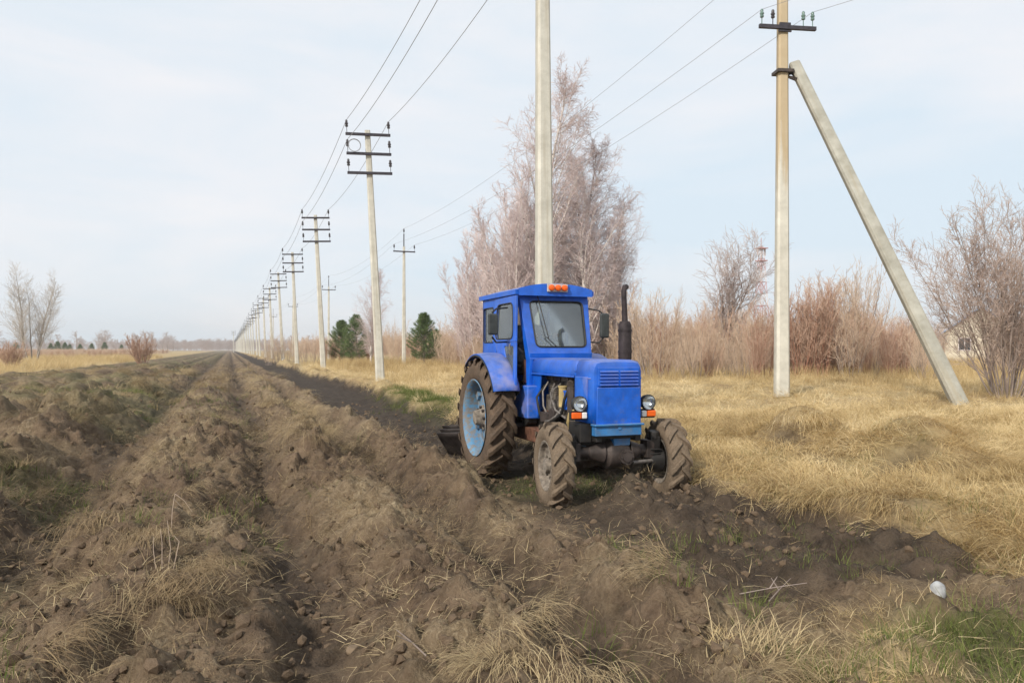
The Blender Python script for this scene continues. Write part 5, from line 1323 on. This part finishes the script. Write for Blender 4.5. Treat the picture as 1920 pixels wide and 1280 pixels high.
# mats of combed-down dead grass that drape from the ridge crests and the bank
def mop_mesh(name, n, seed, mat, length=.5, wide=.34, width=.0055):
    r = np.random.default_rng(seed); co = []; fs = []; bl = []
    for b in range(n):
        p = np.array([r.normal(0, .09), r.normal(0, wide * .5), .02 + .05 * r.random()]); az = r.normal(0, .38) + p[1] * 1.1; el = r.uniform(.1, .75); L = length * r.uniform(.45, 1.15); w = width * r.uniform(.6, 1.3); v = r.random(); base = len(co); segs = 5
        for k in range(segs + 1):
            side = np.array([-math.sin(az), math.cos(az), 0]) * w / 2 * (1 - k / segs * .7); co += [p - side, p + side]; bl += [v, v]
            p = p + L / segs * np.array([math.cos(az) * math.cos(el), math.sin(az) * math.cos(el), math.sin(el)]); el = max(el - r.uniform(.2, .42), -.75); az += r.normal(0, .1)
        for k in range(segs): fs.append((base + 2 * k, base + 2 * k + 1, base + 2 * k + 3, base + 2 * k + 2))
    me = quad_mesh(name, np.array(co), np.array(fs), False); at_ = me.attributes.new('blade', 'FLOAT', 'POINT'); at_.data.foreach_set('value', np.array(bl, np.float32)); me.materials.append(mat); return me
straw_mops = [mop_mesh('straw_mat', 110, 400 + k, M['straw']) for k in range(4)]
meadow_mops = [mop_mesh('meadow_mat', 130, 420 + k, M['meadow'], .6, .45, .006) for k in range(4)]
def slope_az(x, y):
    e = .12; gx = (terrain(x + e, y) - terrain(x - e, y)); gy = (terrain(x, y + e) - terrain(x, y - e)); return np.arctan2(-gy, -gx) + RNG.normal(0, .35, len(x))
def k_mop(x, y, t):
    rid, hol = ridge_w(x, y); return np.where(field_w(x, y), rid ** 1.5 * sstep(.0, .2, fbm(x * .8, y * .6, 270, 3)), 0) * open_soil(x, y)
lay('straw_mats', 1700, 3.2, 12, straw_mops, .42, .8, 'mats of dead grass draped over the ridge crests near the viewer', k_mop, lambda x, y: .48 + .5 * fbm(x * .9, y * .7, 280, 2) + RNG.normal(0, .12, len(x)), .15, rz=slope_az, zoff=.03)
lay('straw_mats', 2600, 12, 50, straw_mops, .6, 1.05, 'mats of dead grass along the ridge crests farther away', k_mop, lambda x, y: .5 + .5 * fbm(x * .9, y * .7, 280, 2) + RNG.normal(0, .12, len(x)), .15, rz=slope_az, zoff=.03, u1=1000)
def k_bank(x, y, t):
    er = field_edge_right(y); return np.where((x > er - .02) & (x < er + .45), .6, 0) + np.where(x > er, .55 * (bump(x, 7.75, .8) * bump(y, 8.9, .8) + bump(x, 8.0, .9) * bump(y, 7.3, .7)), 0) + np.where(x > er, .12, 0)
lay('meadow_mats', 2300, 3.2, 16, meadow_mops, .5, .95, 'combed-down golden grass hanging over the bank and the old mounds', k_bank, lambda x, y: .42 + .6 * fbm(x * .6, y * .6, 290, 3) + RNG.normal(0, .13, len(x)), .15, rz=slope_az, zoff=.03)
# clods
def clod_mesh(seed):
    bm = bmesh.new(); bmesh.ops.create_icosphere(bm, subdivisions=1, radius=1); r = random.Random(seed); o = Vector((r.uniform(0, 50), r.uniform(0, 50), 0))
    from mathutils import noise
    for v in bm.verts:
        v.co = v.co * (1 + .55 * noise.noise(v.co * 1.1 + o) + .3 * noise.noise(v.co * 2.6 + o)); v.co.z *= .7
    me = bpy.data.meshes.new('clod'); bm.to_mesh(me); bm.free(); me.materials.append(M['clod']); return me
clods = [clod_mesh(k) for k in range(5)]
def lay_clods():
    x, y, t = sector(22000, 3.2, 26, -350, 2270, 0); k = field_w(x, y) & ((x < 2.7) | (y > 4.6)) & (RNG.random(len(x)) < .35 + .65 * sstep(-.1, .3, fbm(x, y, 260, 3))); x, y, t = x[k], y[k], t[k]; n = len(x)
    s = .008 + .032 * RNG.random(n) ** 3.5 * (1 + .02 * t); c = src_collection('soil_clods', clods)
    scatter('soil_clods', np.stack([x, y, terrain(x, y) + s * .2], 1), rand_rot(n, .8), np.stack([s, s, s], 1), RNG.random(n), RNG.integers(0, 5, n), c, 'loose lumps of turned soil', 'soil')
lay_clods()

# ------------------------------------------------------------------ small single things
def stone(name, loc, d, mat, label, cat, seed):
    bm = bmesh.new(); bmesh.ops.create_icosphere(bm, subdivisions=3, radius=.5)
    from mathutils import noise
    for v in bm.verts:
        c = v.co; q = Vector([math.copysign(abs(k * 2) ** .7, k) * .5 for k in c]); v.co = q * (1 + .12 * noise.noise(c * 3 + Vector((seed, 0, 0)))); v.co = Vector((v.co.x * d[0], v.co.y * d[1], v.co.z * d[2]))
    me = bpy.data.meshes.new(name); bm.to_mesh(me); bm.free(); o = obj(name, me, mat); o.location = loc; return tag(o, label, cat)
x, y = at(1756, 4.8); stone('pale_stone', (x, y, gz(x, y) + .02), (.085, .075, .12), M['stone'], 'small whitish rounded stone in the grass near the right edge', 'stone', 1)
x, y = at(672, 4.2); stone('flat_stone', (x, y, gz(x, y) + .01), (.12, .09, .045), M['tanstone'], 'flat tan stone lying in the soil at the lower left of centre', 'stone', 2)
for (u, t, ang, l, lab) in ((1385, 5.0, -.5, .42, 'dry forked twig lying on the dark soil left of the pale stone'), (800, 3.85, 2.2, .2, 'straight pale stick lying on the soil near the bottom edge'), (1440, 5.1, .4, .3, 'thin grey twig beside the forked one on the soil')):
    x, y = at(u, t); z = gz(x, y) + .03; mb = MB(); c, s = math.cos(ang), math.sin(ang)
    mb.tube([(0, 0, 0), (c * l * .5, s * l * .5, .05), (c * l, s * l, .09)], [.004, .0032, .002], 5); mb.tube([(c * l * .45, s * l * .45, .045), (c * l * .6 - s * .08, s * l * .6 + c * .08, .1)], [.004, .002], 5)
    tag(obj('dry_twig', mb, M['greybark'], loc=(x, y, z)), lab, 'twig')
x, y = at(322, 6.4); z = gz(x, y); mb = MB()
mb.tube([(0, 0, -.03), (.01, 0, .2), (.03, 0, .34)], [.004, .003, .002], 5); mb.tube([(.03, 0, .34), (.1, 0, .28), (.16, .02, .18)], [.003, .002, .0015], 5); mb.tube([(.02, 0, .3), (.08, .03, .22)], [.003, .002], 5)
tag(obj('weed_stalk', mb, M['deadwood'], loc=(x, y, z)), 'broken dry weed stalk standing on the ridge left of the deep hollow', 'weed')
x, y = at(312, 4.9); z = gz(x, y); mb = MB()
for k in range(4): mb.tube([(.03 * k - .05, .01 * k, -.03), (.03 * k - .05 + .02 * (k - 1), 0, .14 + .04 * (k % 2)), (.04 * k - .07, 0, .22 + .05 * (k % 3))], [.003, .0022, .0015], 5)
tag(obj('weed_stalk', mb, M['deadwood'], loc=(x, y, z)), 'small bunch of upright dry stems with a straw tuft at the lower left', 'weed')
